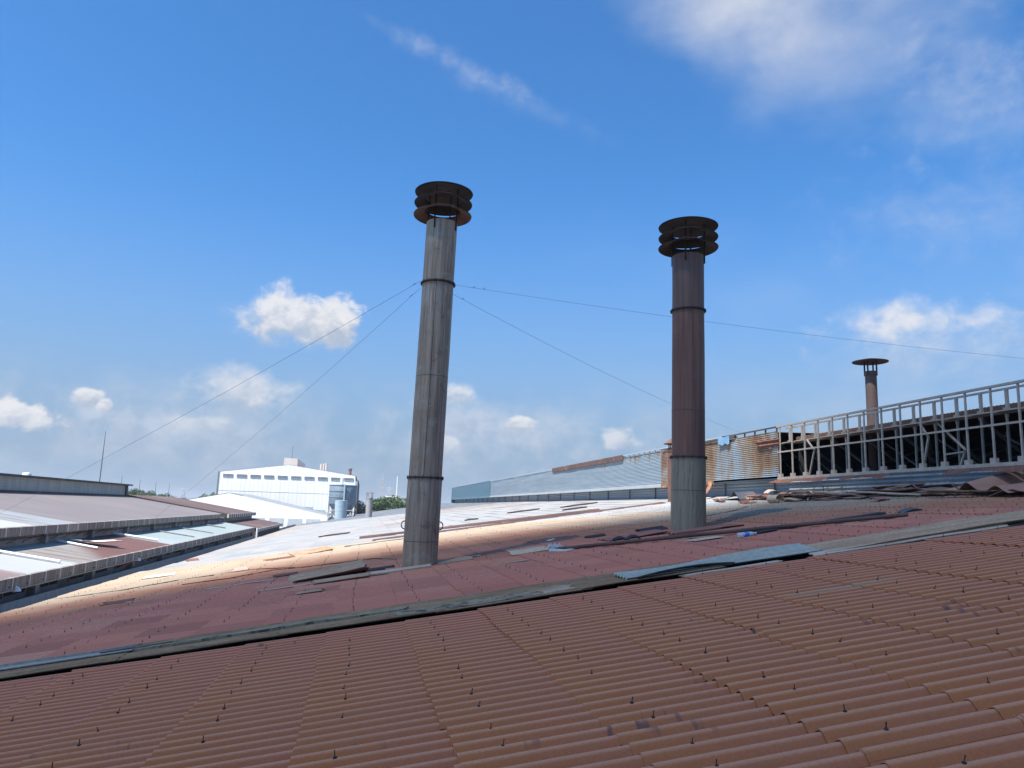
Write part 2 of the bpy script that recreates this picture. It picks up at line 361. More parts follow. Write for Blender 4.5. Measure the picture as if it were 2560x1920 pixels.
def striperoof_fn(n):
    P = n.pos(); y = n.xyz(P)[1]
    st = n.noise(n.sc(P, (.06, 1.6, .1)), 1., 3, .6)
    c = n.mix(n.ss(st, .40, .60), (.080, .050, .045), (.118, .074, .066))
    c = n.mix(n.ss(st, .60, .66), c, (.24, .225, .215))
    return dict(c=c, r=.8)
M['stripe_roof'] = mat('brown_striped_roof', striperoof_fn)
M['slat'] = None
def slat_fn(n):
    P = n.pos(); x, y, z = n.xyz(P)[0:3]
    s = n.m('FRACT', n.m('MULTIPLY', z, 7.)); v = n.noise(n.sc(P, (1, 2.5, .4)), 1.2, 4, .6)
    c = n.mix(n.ss(v, .35, .65), (.30, .33, .31), (.40, .42, .40))
    c = n.mix(n.m('MULTIPLY', n.ss(s, .82, .92), .5), c, (.16, .17, .165))
    return dict(c=c, r=.7)
M['slat'] = mat('pale_green_slats', slat_fn)
M['capdark'] = weathered('blackened_edge', (.05, .047, .045), (.085, .08, .075), 1.5, (1, 1, 1), .85, 0, (.2, .19, .18), .5, .62)
M['red'] = weathered('red_pipe_paint', (.42, .075, .055), (.50, .10, .07), 4)
M['lamp_white'] = weathered('white_enamel', (.62, .64, .66), (.72, .73, .74), 3)
M['old_sheet'] = weathered('mossy_brown_sheet', (.19, .11, .058), (.29, .19, .105), 1.2, (.6, 3, 1), .9, 0, (.075, .06, .045), .7, .54)
M['moss_plank'] = weathered('mouldy_grey_plank', (.22, .172, .112), (.30, .24, .16), 2., (1, 2, 1), .9, 0, (.035, .034, .03), .9, .50, scale3=5)
M['flash_grey'] = weathered('grey_blue_flashing', (.28, .25, .21), (.35, .32, .27), 1.2, (.5, 1, 1), .5, .2)
M['blue_sheet'] = weathered('pale_blue_metal_sheet', (.30, .305, .255), (.37, .375, .32), 1.2, (.4, 2, 1), .5, .1, (.2, .24, .25), .5, .6)
M['tan_sheet'] = weathered('dusty_tan_sheet', (.33, .215, .135), (.43, .30, .20), 1.4, (.5, 2.5, 1), .9, 0, (.18, .135, .11), .6, .56)
M['cream_sheet'] = weathered('pale_cream_sheet', (.48, .38, .26), (.56, .46, .33), 2, (.5, 2, 1), .85)
M['white_plank'] = weathered('bleached_plank', (.40, .30, .215), (.51, .40, .30), 2, (.5, 3, 1), .85, 0, (.28, .2, .16), .5, .6)
M['rust_sheet'] = weathered('dark_rust_sheet', (.12, .052, .038), (.20, .09, .058), 2.5, (.6, 2, 1), .85, 0, (.27, .14, .075), .7, .57)
M['purple_sheet'] = weathered('purple_grey_sheet', (.25, .10, .08), (.32, .145, .115), 2.0, (.5, 2.5, 1), .85, 0, (.27, .2, .16), .6, .58)
M['black_sheet'] = weathered('black_sheet_and_gap_shade', (.018, .016, .016), (.04, .034, .032), 3, rough=.85)  # black of real sheets and timber, also painted in for shaded gaps
M['tarp'] = weathered('dark_bitumen_felt', (.055, .055, .065), (.10, .10, .115), 2, rough=.7)
M['debris'] = weathered('splintered_rusty_scrap', (.12, .07, .05), (.24, .155, .11), 3, (1, 1, 1), .9, 0, (.34, .27, .21), .6, .56)
M['pipe'] = weathered('brown_rusted_pipe', (.085, .05, .042), (.145, .085, .065), 3, (.5, 1, 1), .75)
M['rag'] = weathered('off_white_rag', (.46, .44, .42), (.60, .57, .54), 9, rough=.95, bump=.5)
M['bottle'] = mat('clear_plastic', lambda n: dict(c=(.80, .88, .95), r=.12, t=.55, s=.5))
M['blue_label'] = weathered('blue_label', (.05, .16, .55), (.07, .2, .6), 5, rough=.5)
M['tarp_blue'] = weathered('blue_tarp', (.12, .25, .40), (.17, .31, .46), 4, rough=.7)
M['ground'] = weathered('dusty_ground', (.14, .14, .10), (.20, .18, .14), .02, rough=.95)
M['bark'] = weathered('bark', (.07, .055, .04), (.11, .09, .07), 3)
def leaf_fn(n):
    P = n.pos(); a = n.noise(P, .9, 3, .6); rn = n.attr('rnd')
    c = n.mix(n.ss(a, .3, .7), (.028, .065, .022), (.06, .115, .035))
    return dict(c=n.mix(n.m('MULTIPLY', rn, .45), c, (.11, .16, .055)), r=.6, s=.3)
M['leaf'] = mat('tree_leaves', leaf_fn)
M['lattice_red'] = weathered('red_white_tower_paint', (.5, .36, .34), (.55, .42, .4), .2)
M['lattice'] = weathered('pale_tower_steel', (.5, .52, .55), (.56, .58, .6), .3)
M['rod'] = weathered('thin_rod_steel', (.06, .065, .075), (.09, .095, .1), 3)
M['seam'] = weathered('dark_weld_seam', (.07, .06, .055), (.12, .10, .09), 9)
M['cloudm'] = mat('cloud_vapour', lambda n: dict(c=(.9, .9, .9), r=1., s=0., a=.72))

# ------------------------------------------------------------------ main factory building
fac = thing('factory_building', 'long factory under a low red and white corrugated roof that fills the foreground', 'factory', (0, 0, GROUND))
PITCH = .1805; SW = 5 * PITCH; LAP = .9545; P0 = .596
def build_roof():
    V = []; F = []; SU = []; RN = []; RN2 = []; CR = []; base = 0
    def sheets(y0, y1, spw, pmin, flat=False, width=SW):
        nonlocal base
        ny = int(math.ceil((y1 - y0) / width))
        for k in range(-10, 16):
            pl = P0 + LAP * k; pr = pl + LAP + .10
            if pr < pmin + .15: continue
            for j in range(ny):
                ya = y0 + j * width; yb = min(ya + width, y1)
                if ya < 1.0 and not (-3 < pl < 6): pass
                r1, r2 = rng.random(2)
                jx = rng.normal(0, .012); tz = abs(rng.normal(0, .0015)); 
                if rng.random() < .05: tz += rng.uniform(.003, .008)
                xl = max(pl + jx, pmin + rng.normal(0, .05)) if pl < pmin + .9 else pl + jx
                xr = min(pr, 15.5)
                if xr - xl < .1: continue
                if flat: ts = np.linspace(0, 1, 2 if yb - ya < 1.2 else 3)
                else: ts = np.linspace(0, 1, int(round((yb - ya + .112) / PITCH * spw)) + 1)
                if not flat: ya2, yb2 = ya - .062, yb + .05
                else: ya2, yb2 = ya, yb + .03
                ys = ya2 + ts * (yb2 - ya2)
                ph = (ys - y0) / PITCH
                prof = np.zeros_like(ys) if flat else (0.5 + 0.5 * np.cos(2 * np.pi * ph)) ** .85
                hz = .060 * prof
                # side lap: first crest of every sheet rides over its neighbour
                if not flat: hz = hz + .003 * np.exp(-((ys - ya) / .06) ** 2) - .003 * np.exp(-((ys - yb) / .06) ** 2) 
                us = np.array([0., 0., .5, 1.])
                xs = xl + us * (xr - xl)
                lift = np.array([.002, .0155 + tz, .009 + tz * .5, .001])
                lift[0] = lift[1] - .0085
                nu, nv = 4, len(ys)
                X = np.repeat(xs[:, None], nv, 1); Y = np.repeat(ys[None], nu, 0)
                wob = np.array([mnoise.noise(Vector((pl * .9, float(q) * .35, 3.))) for q in ys]) * .012
                Z = roof_z(X) + hz[None] + lift[:, None] + wob[None]
                V.append(np.stack([X, Y, Z], -1).reshape(-1, 3))
                idx = base + np.arange(nu * nv).reshape(nu, nv)
                q = np.stack([idx[:-1, :-1], idx[1:, :-1], idx[1:, 1:], idx[:-1, 1:]], -1).reshape(-1, 4)
                F.append(q); base += nu * nv
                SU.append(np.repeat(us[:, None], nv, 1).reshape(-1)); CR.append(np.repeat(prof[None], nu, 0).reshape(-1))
                RN.append(np.full(nu * nv, r1)); RN2.append(np.full(nu * nv, r2))
    yA = 4.545 - SW * 13
    sheets(yA, 10.15, 12, -8.3)
    sheets(11.62, 32.4, 7, -8.3)
    sheets(32.4, 156., 1, -8.15, flat=True, width=2.4)
    V = np.concatenate(V); F = np.concatenate(F)
    me = bpy.data.meshes.new('roof')
    me.vertices.add(len(V)); me.vertices.foreach_set('co', (V - np.array([0, 0, GROUND])).astype(np.float32).ravel())
    me.loops.add(F.size); me.loops.foreach_set('vertex_index', F.astype(np.int32).ravel())
    me.polygons.add(len(F)); me.polygons.foreach_set('loop_start', np.arange(0, F.size, 4, dtype=np.int32))
    me.polygons.foreach_set('use_smooth', np.ones(len(F), bool))
    me.update(calc_edges=True)
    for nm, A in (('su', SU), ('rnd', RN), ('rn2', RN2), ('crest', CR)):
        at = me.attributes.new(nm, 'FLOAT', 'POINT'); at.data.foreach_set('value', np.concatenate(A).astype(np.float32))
    me.set_sharp_from_angle(angle=R(50))
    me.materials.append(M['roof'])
    o = bpy.data.objects.new('roof', me); COL.objects.link(o); o.parent = fac
    return o
roof = build_roof()

# roofing nails: two to a sheet, in the lap row
nail = MB()
nail.tube([(0, 0, -.004), (0, 0, .005)], .0125, 10); nail.tube([(0, 0, .005), (0, 0, .009)], [.0125, .006], 10)
nail.tube([(0, 0, .01), (.002, 0, .036)], .0032, 6); nail.tube([(.002, 0, .035), (.002, 0, .039)], .005, 6)
nail_o = nail.build('roofing_nail', M['black'], None)
nail_me = nail_o.data; bpy.data.objects.remove(nail_o)
spots = []
yA = 4.545 - SW * 13
def crest_y(y0, j, c): return y0 + j * SW + c * PITCH
for y0, ny in ((yA, 20), (11.62, 23)):
    for k in range(-9, 15):
        pl = P0 + LAP * k
        for j in range(ny):
            for c in (1, 3):
                y = crest_y(y0, j, c)
                if 10.25 < y < 11.75 or y > 32: continue
                if random.random() < .05: continue
                x = pl + .295 + random.gauss(0, .012)
                if -8 < x < 15.2: spots.append((x, y))
cam_fw = Vector((math.sin(R(10.64)), math.cos(R(10.64)), 0))
def vis(x, y):
    az = math.degrees(math.atan2(x, y)) - 10.64
    return abs(az) < 34.5 and y > 2.9
spots = [s for s in spots if s[1] > 1]
spots.sort(key=lambda s: (not vis(*s), s[0] ** 2 + s[1] ** 2))
def nail_place(x, y): return Vector((x, y, roof_z(x) + .060 + .012 + mnoise.noise(Vector((x * .9, y * .35, 3.))) * .012))
nmesh = MB()
nv = [tuple(v.co) for v in nail_me.vertices]; nf = [tuple(p.vertices) for p in nail_me.polygons]
for i, (x, y) in enumerate(spots):
    q = nail_place(x, y); rot = Matrix.Rotation(random.gauss(0, .16) - ANG * .4, 4, 'Y') @ Matrix.Rotation(random.gauss(0, .16), 4, 'X') @ Matrix.Scale(random.uniform(.8, 1.12), 4)
    if i < 100:
        o = bpy.data.objects.new('roofing_nail', nail_me); COL.objects.link(o); o.parent = fac
        o.location = q - Vector((0, 0, GROUND)); o.rotation_euler = rot.to_euler(); o.scale = rot.to_scale()
    elif y < 26 or i % 2:
        nmesh.add([q + rot @ Vector(v) for v in nv], nf)
tag(nmesh.build('roofing_nails', M['black'], fac), kind='stuff')

# hall walls, far slope, gutter
w = MB(); w.box((-8.6, -9, GROUND), (-8.45, 156, -3.35)); w.build('side_wall', M['concrete'], fac)
w = MB(); w.box((38, -9, GROUND), (38.2, 156, -3.0)); w.build('side_wall', M['concrete'], fac)
for yy in (-9, 155.8):
    w = MB(); w.add([(-8.4, yy, GROUND), (38, yy, GROUND), (38, yy, -3), (21.5, yy, .72), (15, yy, .70), (-8.4, yy, -2.95)], [(0, 1, 2, 3, 4, 5)]); w.build('end_wall', M['concrete'], fac)
w = MB(); w.add([(21.4, -9, .72), (38.6, -9, -2.2), (38.6, 156, -2.2), (21.4, 156, .72)], [(0, 1, 2, 3)]); w.build('far_slope', M['grey_roof'], fac)
g = MB()
g.add([(-8.42, -9, -3.02), (-8.5, -9, -3.3), (-9.18, -9, -3.3), (-9.22, -9, -2.86), (-9.27, -9, -2.86), (-9.27, -9, -3.35), (-8.45, -9, -3.35), (-8.36, -9, -3.02),
       (-8.42, 150, -3.02), (-8.5, 150, -3.3), (-9.18, 150, -3.3), (-9.22, 150, -3.0), (-9.27, 150, -3.0), (-9.27, 150, -3.35), (-8.45, 150, -3.35), (-8.36, 150, -3.02)],
      [(i, (i + 1) % 8, (i + 1) % 8 + 8, i + 8) for i in range(8)])
g.build('gutter', M['gutter'], fac)
# rust-brown strips over the building joint
for (xa, ya, xb, yb, wd) in ((.45, 32.75, 13.0, 32.15, .42), (-.1, 37.6, 10.6, 33.9, .26)):
    s = MB(); Ps = []
    for t_ in np.linspace(0, 1, 26):
        x = xa + (xb - xa) * t_; y = ya + (yb - ya) * t_
        ww = wd * (.75 + .5 * random.random() * .6); z = roof_z(x) + .075
        Ps.append([(x, y - ww, z - .07), (x, y - ww * .9, z), (x, y, z + .05), (x, y + ww * .9, z), (x, y + ww, z - .07)])
    s.grid(Ps); s.build('joint_cover', M['rustbrown'], fac)
# added dark panels under the near strip, put in to keep the slot dark
s = MB(); s.add([(-8.3, 9.7, roof_z(-8.3) - .35), (15.4, 9.7, roof_z(15.4) - .35), (15.4, 12.0, roof_z(15.4) - .35), (-8.3, 12.0, roof_z(-8.3) - .35)], [(0, 1, 2, 3)]); s.add([(-8.3, 12.0, roof_z(-8.3) - .36), (15.4, 12.0, roof_z(15.4) - .36), (15.4, 12.0, roof_z(15.4) - .03), (-8.3, 12.0, roof_z(-8.3) - .03)], [(0, 1, 2, 3)]); s.build('slot_blackout', M['dark'], fac)

# ridge monitor --------------------------------------------------------------
def corr_wall(x, y0, y1, z0, z1, pitch=.076, amp=.011, ny=2, spw=6, wob=.0, zfun=None):
    nz = int((z1 - z0) / pitch * spw); P = []
    for y in np.linspace(y0, y1, ny):
        row = []
        for i in range(nz + 1):
            z = z0 + (z1 - z0) * i / nz
            zz = z if zfun is None else zfun(y, z)
            row.append((x - amp * math.cos(2 * math.pi * z / pitch) + wob * mnoise.noise(Vector((y * .5, z * .8, 1.))), y, zz))
        P.append(row)
    return P
XM = 15.0
sd = MB(); sd.grid(corr_wall(XM, 25.85, 37.3, 1.52, 3.20, ny=30, wob=.03)); s1_ = sd.build('monitor_siding', M['siding_rust'], fac, True); s1_['label'] = 'rust streaked near length of siding'
sd = MB(); sd.grid(corr_wall(XM + .012, 37.2, 92, 1.52, 3.24, ny=60, wob=.03)); sd.build('monitor_siding', M['siding'], fac, True)
sd = MB(); sd.grid(corr_wall(XM - .03, 92, 133.5, 1.38, 3.34, ny=30, wob=.02)); sd.box((XM - .05, 133.4, .8), (21, 133.5, 3.3)); s2_ = sd.build('monitor_siding', M['siding_dark'], fac, True); s2_['label'] = 'dark blue far end of siding'
torn = MB(); torn.grid([[(XM - .05 - .03 * math.sin(z * 40) - .02 * (y - 25.8), y, z) for z in np.linspace(2.62 + .05 * math.sin(y * 9) + max(0, y - 26.9) * .35, 2.93 + .02 * math.sin(y * 13), 14)] for y in np.linspace(25.72, 27.35, 14)])
torn.build('torn_panel', M['rust_sheet'], s1_, True)
for (ya, yb, mm) in ((25.9, 30.3, 'capdark'), (29.9, 43.4, 'trim'), (60, 92, 'trim'), (92, 133, 'siding_dark')):
    b = MB(); b.beam((XM - .03, ya, 3.345), (XM - .03, yb, 3.345), .06, .05)
    if yb < 50:
        y = ya
        while y < yb: b.box((XM - .03, y, 3.18), (XM + .02, y + .04, 3.33)); y += .82
    b.build('top_rail', M[mm], fac)
b = MB(); b.box((XM - .09, 43.2, 3.10), (XM + .1, 60.5, 3.40)); b.box((XM - .08, 29.2, 3.24), (XM + .1, 37.0, 3.30)); b.build('capping', M['brown_cap'], fac)
b = MB(); b.box((XM - .07, 37.2, 1.36), (XM + .03, 91.9, 1.54)); b.build('bottom_flashing', M['trim'], fac)
b = MB(); b.box((XM - .07, 31.3, 1.34), (XM + .03, 37.15, 1.53))
b.grid([[(XM - .07 - .25 * t_ - .55 * t_ * t_, 31.3 - .9 * t_ + dy * (1 - .2 * t_), 1.5 - .18 * t_ * t_ * 1. - .52 * t_) for dy in (0, .42)] for t_ in np.linspace(0, 1, 10)])
b.build('bottom_flashing', M['trim_rust'], fac, True)['label'] = 'rusted flashing with its end peeled down onto the roof'
b = MB(); b.box((XM - .1, 92, 1.33), (XM - .02, 133.5, 1.5)); b.build('bottom_flashing', M['siding_dark'], fac)
bs = MB(); bs.grid(corr_wall(15.52, 25.9, 133, .76, 1.44, pitch=.13, amp=.02, ny=40, wob=.03)); bs.build('monitor_base', M['base_siding'], fac, True)
bs = MB(); bs.grid(corr_wall(15.52, -9, 25.9, .76, 1.44, pitch=.13, amp=.02, ny=30, wob=.03)); bs.build('monitor_base', M['base_lit'], fac, True)
b = MB(); b.box((XM + .05, 26, 1.41), (15.6, 133, 1.45)); b.build('soffit', M['grey_roof'], fac)
for y in np.arange(27, 133, 4.1):
    b = MB(); b.box((15.44, y, .76), (15.5, y + .05, 1.41)); b.build('base_joint', M['gutter'], fac)
# torn rusty eave sheet edge under the open frame
e = MB()
for (ya, yb, dr) in ((5, 17.3, .30), (19.6, 21.6, .34), (22.6, 25.9, .26)):
    ys = np.linspace(ya, yb, int((yb - ya) / .03))
    e.grid([[(XM - .10 - .32 * t_ * (1 + .25 * mnoise.noise(Vector((y * 1.3, 0, 5)))), y, 1.37 - .12 * t_ * (1 + .5 * mnoise.noise(Vector((y * .9, 2, 1)))) + .012 * math.sin(y * 2 * math.pi / .13)) for t_ in (0, .5, 1)] for y in ys])
e.build('eave_edge', M['rust_sheet'], fac, True)
# open frame
fr = MB()
fr.beam((XM, 4, 3.345), (XM, 25.9, 3.345), .07, .06); fr.beam((XM + .35, 4, 3.31), (XM + .35, 25.9, 3.31), .05, .05)
fr.beam((XM, 4, 2.40), (XM, 25.9, 2.40), .045, .05); fr.beam((XM, 4, 1.43), (XM, 25.9, 1.43), .10, .09)
fr.beam((XM + .30, 4, 2.745), (XM + .30, 25.9, 2.745), .40, .03)
frame = fr.build('monitor_frame', M['frame'], fac)
def instance(me, name, parent, loc, rot=None):
    o = bpy.data.objects.new(name, me); COL.objects.link(o); o.parent = parent; o.location = Vector(loc) - wloc(parent)
    if rot: o.rotation_euler = rot
    return o
p_ = MB(); p_.beam((0, 0, 1.48), (0, 0, 3.315), .043, .043); p_.box((-.03, -.04, 1.478), (.08, .13, 1.60)); p_.box((.0, -.02, 2.70), (.20, .03, 2.73))
o_ = p_.build('post', M['frame']); post_me = o_.data; bpy.data.objects.remove(o_)
p_ = MB(); p_.beam((0, 0, 1.45), (0, 0, 2.73), .045, .05); p_.box((-.02, -.03, 2.66), (.03, .05, 2.73))
o_ = p_.build('rear_post', M['frame_dim']); rear_me = o_.data; bpy.data.objects.remove(o_)
p_ = MB(); p_.beam((0, 0, 2.77), (0, 0, 3.30), .07, .06); p_.box((-.05, -.05, 2.765), (.04, .09, 2.84))
o_ = p_.build('upper_post', M['frame']); up_me = o_.data; bpy.data.objects.remove(o_)
for i in range(26):
    y = 25.73 - .8145 * i
    instance(post_me, 'post', frame, (XM, y, 0), (0, 0, 0))
    instance(rear_me, 'rear_post', frame, (XM + .62, y - .62, 0))
    instance(up_me, 'upper_post', frame, (XM + .33, y - .14, 0))
for (a, b_) in (((XM + .05, 24.05, 2.72), (XM + .05, 23.62, 2.32)), ((XM + .05, 23.62, 2.32), (XM + .05, 23.95, 1.5)), ((XM + .05, 18.5, 2.7), (XM + .05, 18.2, 2.3)), ((XM + .05, 18.2, 2.3), (XM + .05, 18.45, 1.5)),
                ((XM + .3, 18.15, 2.72), (XM + .3, 17.2, 1.9)), ((XM + .3, 17.2, 1.9), (XM + .3, 17.4, 1.5)), ((XM + .3, 17.95, 1.82), (XM + .3, 17.2, 1.85))):
    q = MB(); q.beam(a, b_, .05, .04); q.build('loose_brace', M['frame'], frame)
# interior
tr = MB()
for y in np.arange(5, 27, 1.63):
    tr.beam((15.9, y, 1.3), (20.5, y + .4, 2.7), .06); tr.beam((15.8, y + .8, 2.75), (18.5, y + 1.2, 1.2), .07); tr.beam((19, y, .2), (19, y, 2.8), .10)
for y in np.arange(4, 27, 2.2): tr.beam((16.2, y, 1.25), (16.6, y + 2.6, 2.5), .035)
tr.build('inner_truss', M['truss'], fac)
b = MB(); b.grid(corr_wall(21.3, -9, 133, .6, 2.95, pitch=.2, amp=.03, ny=3, spw=4)); b.box((15.9, 25.92, .5), (21.3, 25.98, 2.72)); b.build('inner_wall', M['dark'], fac)
ys = np.arange(-9, 26.02, .0217)
b = MB(); b.grid([[(15.80, y, 2.775), (15.83, y, 3.015 + .016 * math.sin(2 * math.pi * y / .13)), (16.9, y, 3.07 + .016 * math.sin(2 * math.pi * y / .13)), (21.6, y, 2.9)] for y in ys]); b.build('monitor_roof', M['rust_roof'], fac, True)
b = MB(); b.grid([[(XM + .06, y, 3.17), (18.2, y, 3.24), (21.6, y, 2.9)] for y in (26, 60, 92, 133)]); b.build('monitor_roof', M['rust_roof'], fac)
tg = MB(); tg.grid([[(XM - .1 - .02 * math.sin(k * 2.), 29.55 + .25 * k, 3.33 - d * (1 + .12 * math.sin(k * 3))) for d in (0, .15, .32)] for k in np.linspace(0, 4, 9)]); tg.build('tarpaulin_scrap', M['tarp_blue'], s1_)

# ------------------------------------------------------------------ exhaust stacks
def disc(z, R_, c, flat=False, hat=True):
    pr = [(R_, z), (R_ * 1.005, z + .012), (R_ * .66, z + .10), (R_ * .625, z + .135)] if not flat else [(R_, z), (R_ * 1.005, z + .012), (R_ * .5, z + .07), (.02, z + .10)]
    inner = [(r - .012, zz - .014) for r, zz in pr[::-1]] if not flat else [(.02, z + .085), (R_ * .5, z + .056), (R_ - .02, z - .002)]
    return pr, inner
def stack(x, y, zbase, ztop, r0, r1, rings, seams, rims, RR, lean, mats, label, ring_w, cmats):
    t = thing('exhaust_stack', label, 'smokestack', (x, y, zbase), 'tall steel exhaust stacks')
    ln = (lean[0], lean[1], zbase)
    def rad(z): return r0 + (r1 - r0) * (z - zbase) / (ztop - zbase)
    cuts = [zbase - .5] + rings + [ztop]
    for i in range(len(cuts) - 1):
        a, b = cuts[i], cuts[i + 1]; zs = np.linspace(a, b, max(4, int((b - a) / .25)))
        off = .014 if i == 0 else 0.0
        prof = [(rad(z) + off, z) for z in zs]
        if i == len(cuts) - 2: prof += [(rad(b) - .012, b), (rad(b) - .014, b - 1.2)]
        q = MB(); q.lathe(prof, (x, y), 64, lean=ln, dent=.006); q.build('pipe_section', mats[min(i, len(mats) - 1)], t, True)
    for z in rings:
        q = MB(); q.lathe([(rad(z), z - .02), (rad(z) + ring_w, z - .016), (rad(z) + ring_w, z + .016), (rad(z), z + .02)], (x, y), 64, lean=ln)
        for k in range(14):
            a = 2 * math.pi * k / 14; rr = rad(z) + ring_w * .6
            cx, cy = x + rr * math.cos(a) + ln[0] * (z - zbase), y + rr * math.sin(a)
            q.tube([(cx, cy, z - .045), (cx, cy, z + .04)], .012, 6)
        q.build('flange_ring', M['ring'], t, True)
    for z in seams:
        off = .014 if z < rings[0] else 0.
        q = MB(); q.lathe([(rad(z) + off - .002, z - .008), (rad(z) + off + .006, z), (rad(z) + off - .002, z + .008)], (x, y), 64, lean=ln, dent=.006); q.build('weld_seam', M['seam'], t, True)
    q = MB(); a = -1.75
    q.beam((x + (rad(cuts[1]) + .0) * math.cos(a) + ln[0] * (cuts[1] - zbase), y + rad(cuts[1]) * math.sin(a), cuts[1] + .03), (x + rad(cuts[-2]) * math.cos(a) + ln[0] * (cuts[-2] - zbase), y + rad(cuts[-2]) * math.sin(a), cuts[-2] - .03), .012)
    q.build('weld_seam', M['seam'], t)
    for i, z in enumerate(rims):
        pr, inner = disc(z, RR, (x, y), flat=(i == 2))
        prof = pr + inner
        q = MB(); q.lathe(prof, (x, y), 64, closed=(i != 2), lean=ln, dent=.012); d = q.build('cap_disc', cmats[i], t, True)
        if i != 2:
            q = MB(); zz = z + .145; q.lathe([(RR * .625 + .006, zz - .03), (RR * .625 + .010, zz), (RR * .625 - .016, zz)], (x, y), 48, lean=ln); q.build('collar', M['cap_pale'], d, True)
    for k in range(4):
        a = R(45 + 12) + k * math.pi / 2; rr = rad(ztop) + .012
        px, py = x + rr * math.cos(a) + ln[0] * (ztop - zbase), y + rr * math.sin(a)
        q = MB(); q.beam((px, py, ztop - .22), (px + ln[0] * .9, py, rims[2] + .05), .045, .03); q.build('cap_strut', M['cap'], t)
    return t, rad, ln
S1, rad1, ln1 = stack(1.32, 17.63, -1.42, 6.80, .383, .372, [.655, 5.27], [-.77, 3.0], [6.99, 7.29, 7.57], .705, (.0165, 0), [M['stack_grey']] * 3,
    'leaning tall grey stained steel stack with a three disc rusty cap, left of the pair', .045, [M['cap_brown'], M['cap'], M['cap']])
S2, rad2, ln2 = stack(7.80, 17.66, -.40, 6.58, .412, .398, [1.40, 5.13], [.59, 2.55], [6.80, 7.08, 7.37], .757, (.006, 0), [M['stack_low'], M['stack_rust'], M['stack_rust']],
    'upright tall dark brown steel stack on a grey lower length, right of the pair', .05, [M['cap'], M['cap'], M['cap']])
for sx in (-1, 1):
    q = MB(); z = -.42; cx = 1.32 + sx * (rad1(z) + .015) + ln1[0]
    pts = [(cx + sx * .075 * math.sin(math.pi * k / 8), 17.63, z + .09 * math.cos(math.pi * k / 8)) for k in range(9)]
    q.tube(pts, .014, 6); q.build('lifting_lug', M['ring'], S1, True)
def capped_pipe(name, label, x, y, z0, ztop, r, rimz, tipz, Rc, pm, cm, leg_r=.02, segs=0, group=None, cat='chimney'):
    t = thing(name, label, cat, (x, y, z0), group)
    q = MB(); q.lathe([(r, z0 - .4), (r, (z0 + ztop) / 2), (r, ztop), (r - .012, ztop), (r - .014, ztop - 1)], (x, y), 32, dent=.004); q.build('pipe', pm, t, True)
    q = MB(); q.lathe([(r, ztop - .16), (r + .03, ztop - .15), (r + .03, ztop - .03), (r, ztop - .02)], (x, y), 32); q.build('collar', pm, t, True)
    q = MB(); q.lathe([(.015, tipz), (Rc * .5, rimz + (tipz - rimz) * .55), (Rc, rimz), (Rc, rimz - .02), (Rc * .5, rimz + (tipz - rimz) * .55 - .03), (.015, tipz - .04)], (x, y), 40, dent=.01); q.build('cap', cm, t, True)
    for k in range(4):
        a = R(30) + k * math.pi / 2; q = MB()
        q.beam((x + (r + .02) * math.cos(a), y + (r + .02) * math.sin(a), ztop - .15), (x + (r + .02) * math.cos(a), y + (r + .02) * math.sin(a), rimz + .03), leg_r * 2); q.build('cap_strut', cm, t)
    return t
M['s3'] = weathered('brown_dusty_pipe', (.10, .068, .058), (.14, .095, .08), 2, (1, 1, .4), .7, 0, (.20, .14, .09), .5, .58)
capped_pipe('capped_chimney', 'brown steel chimney with a wide flat umbrella cap rising behind the open frame', 17.63, 24., -1.5, 5.30, .195, 5.66, 5.79, .61, M['s3'], M['cap'])
capped_pipe('capped_chimney', 'dark rusty chimney with a pointed cap half hidden behind the brown stack', 14.18, 33.5, roof_z(14.18), 3.05, .36, 3.27, 3.62, .55, M['stack_rust'], M['cap_brown'])
capped_pipe('vent_pipe', 'short grey vent pipe with a cone cap on the far pale roof', .68, 96., roof_z(.68), .9, .40, 1.46, 1.66, .58, M['tank'] if False else weathered('grey_vent_pipe', (.22, .22, .225), (.32, .31, .30), 1.5, (1, 1, .4)), M['cap_pale'], .03, cat='vent')

# guy wires
def wire(label, a, b, sag, rad, m, n=26, twist=None):
    a = Vector(a); b = Vector(b); pts = []
    for i in range(n + 1):
        t_ = i / n; p = a.lerp(b, t_); p.z -= sag * 4 * t_ * (1 - t_); pts.append(p)
    q = MB(); q.tube(pts, rad, 5)
    if twist:
        for s_ in twist:
            p = a.lerp(b, s_); q.tube([p + Vector((-.03, 0, -.01)), p, p + Vector((.02, 0, .03))], rad * 2.2, 5)
    o = q.build('guy_wire', m, None, True, origin=a)
    return tag(o, label, 'wire', 'guy wires holding the left stack')
wire('upper of the two wires running from the grey stack down to the left edge', (.99, 17.5, 5.27), (-11.85, 26.0, -1.22), .12, .0036, M['wire'], twist=(.01,))
wire('lower of the two wires from the grey stack to the low roof on the left', (1.0, 17.5, 5.10), (-10.9, 39.4, -1.98), .2, .0036, M['wire'], twist=(.015,))
wire('nearly level wire from the grey stack passing in front of the brown stack', (1.80, 17.45, 5.24), (18.0, 17.2, 4.45), .12, .0032, M['wire'], twist=(.03, .045))
wire('wire slanting from the grey stack down behind the brown stack to the rusty siding', (1.80, 17.6, 5.05), (15.0, 28.6, 3.36), .18, .0034, M['wire'], twist=(.02,))

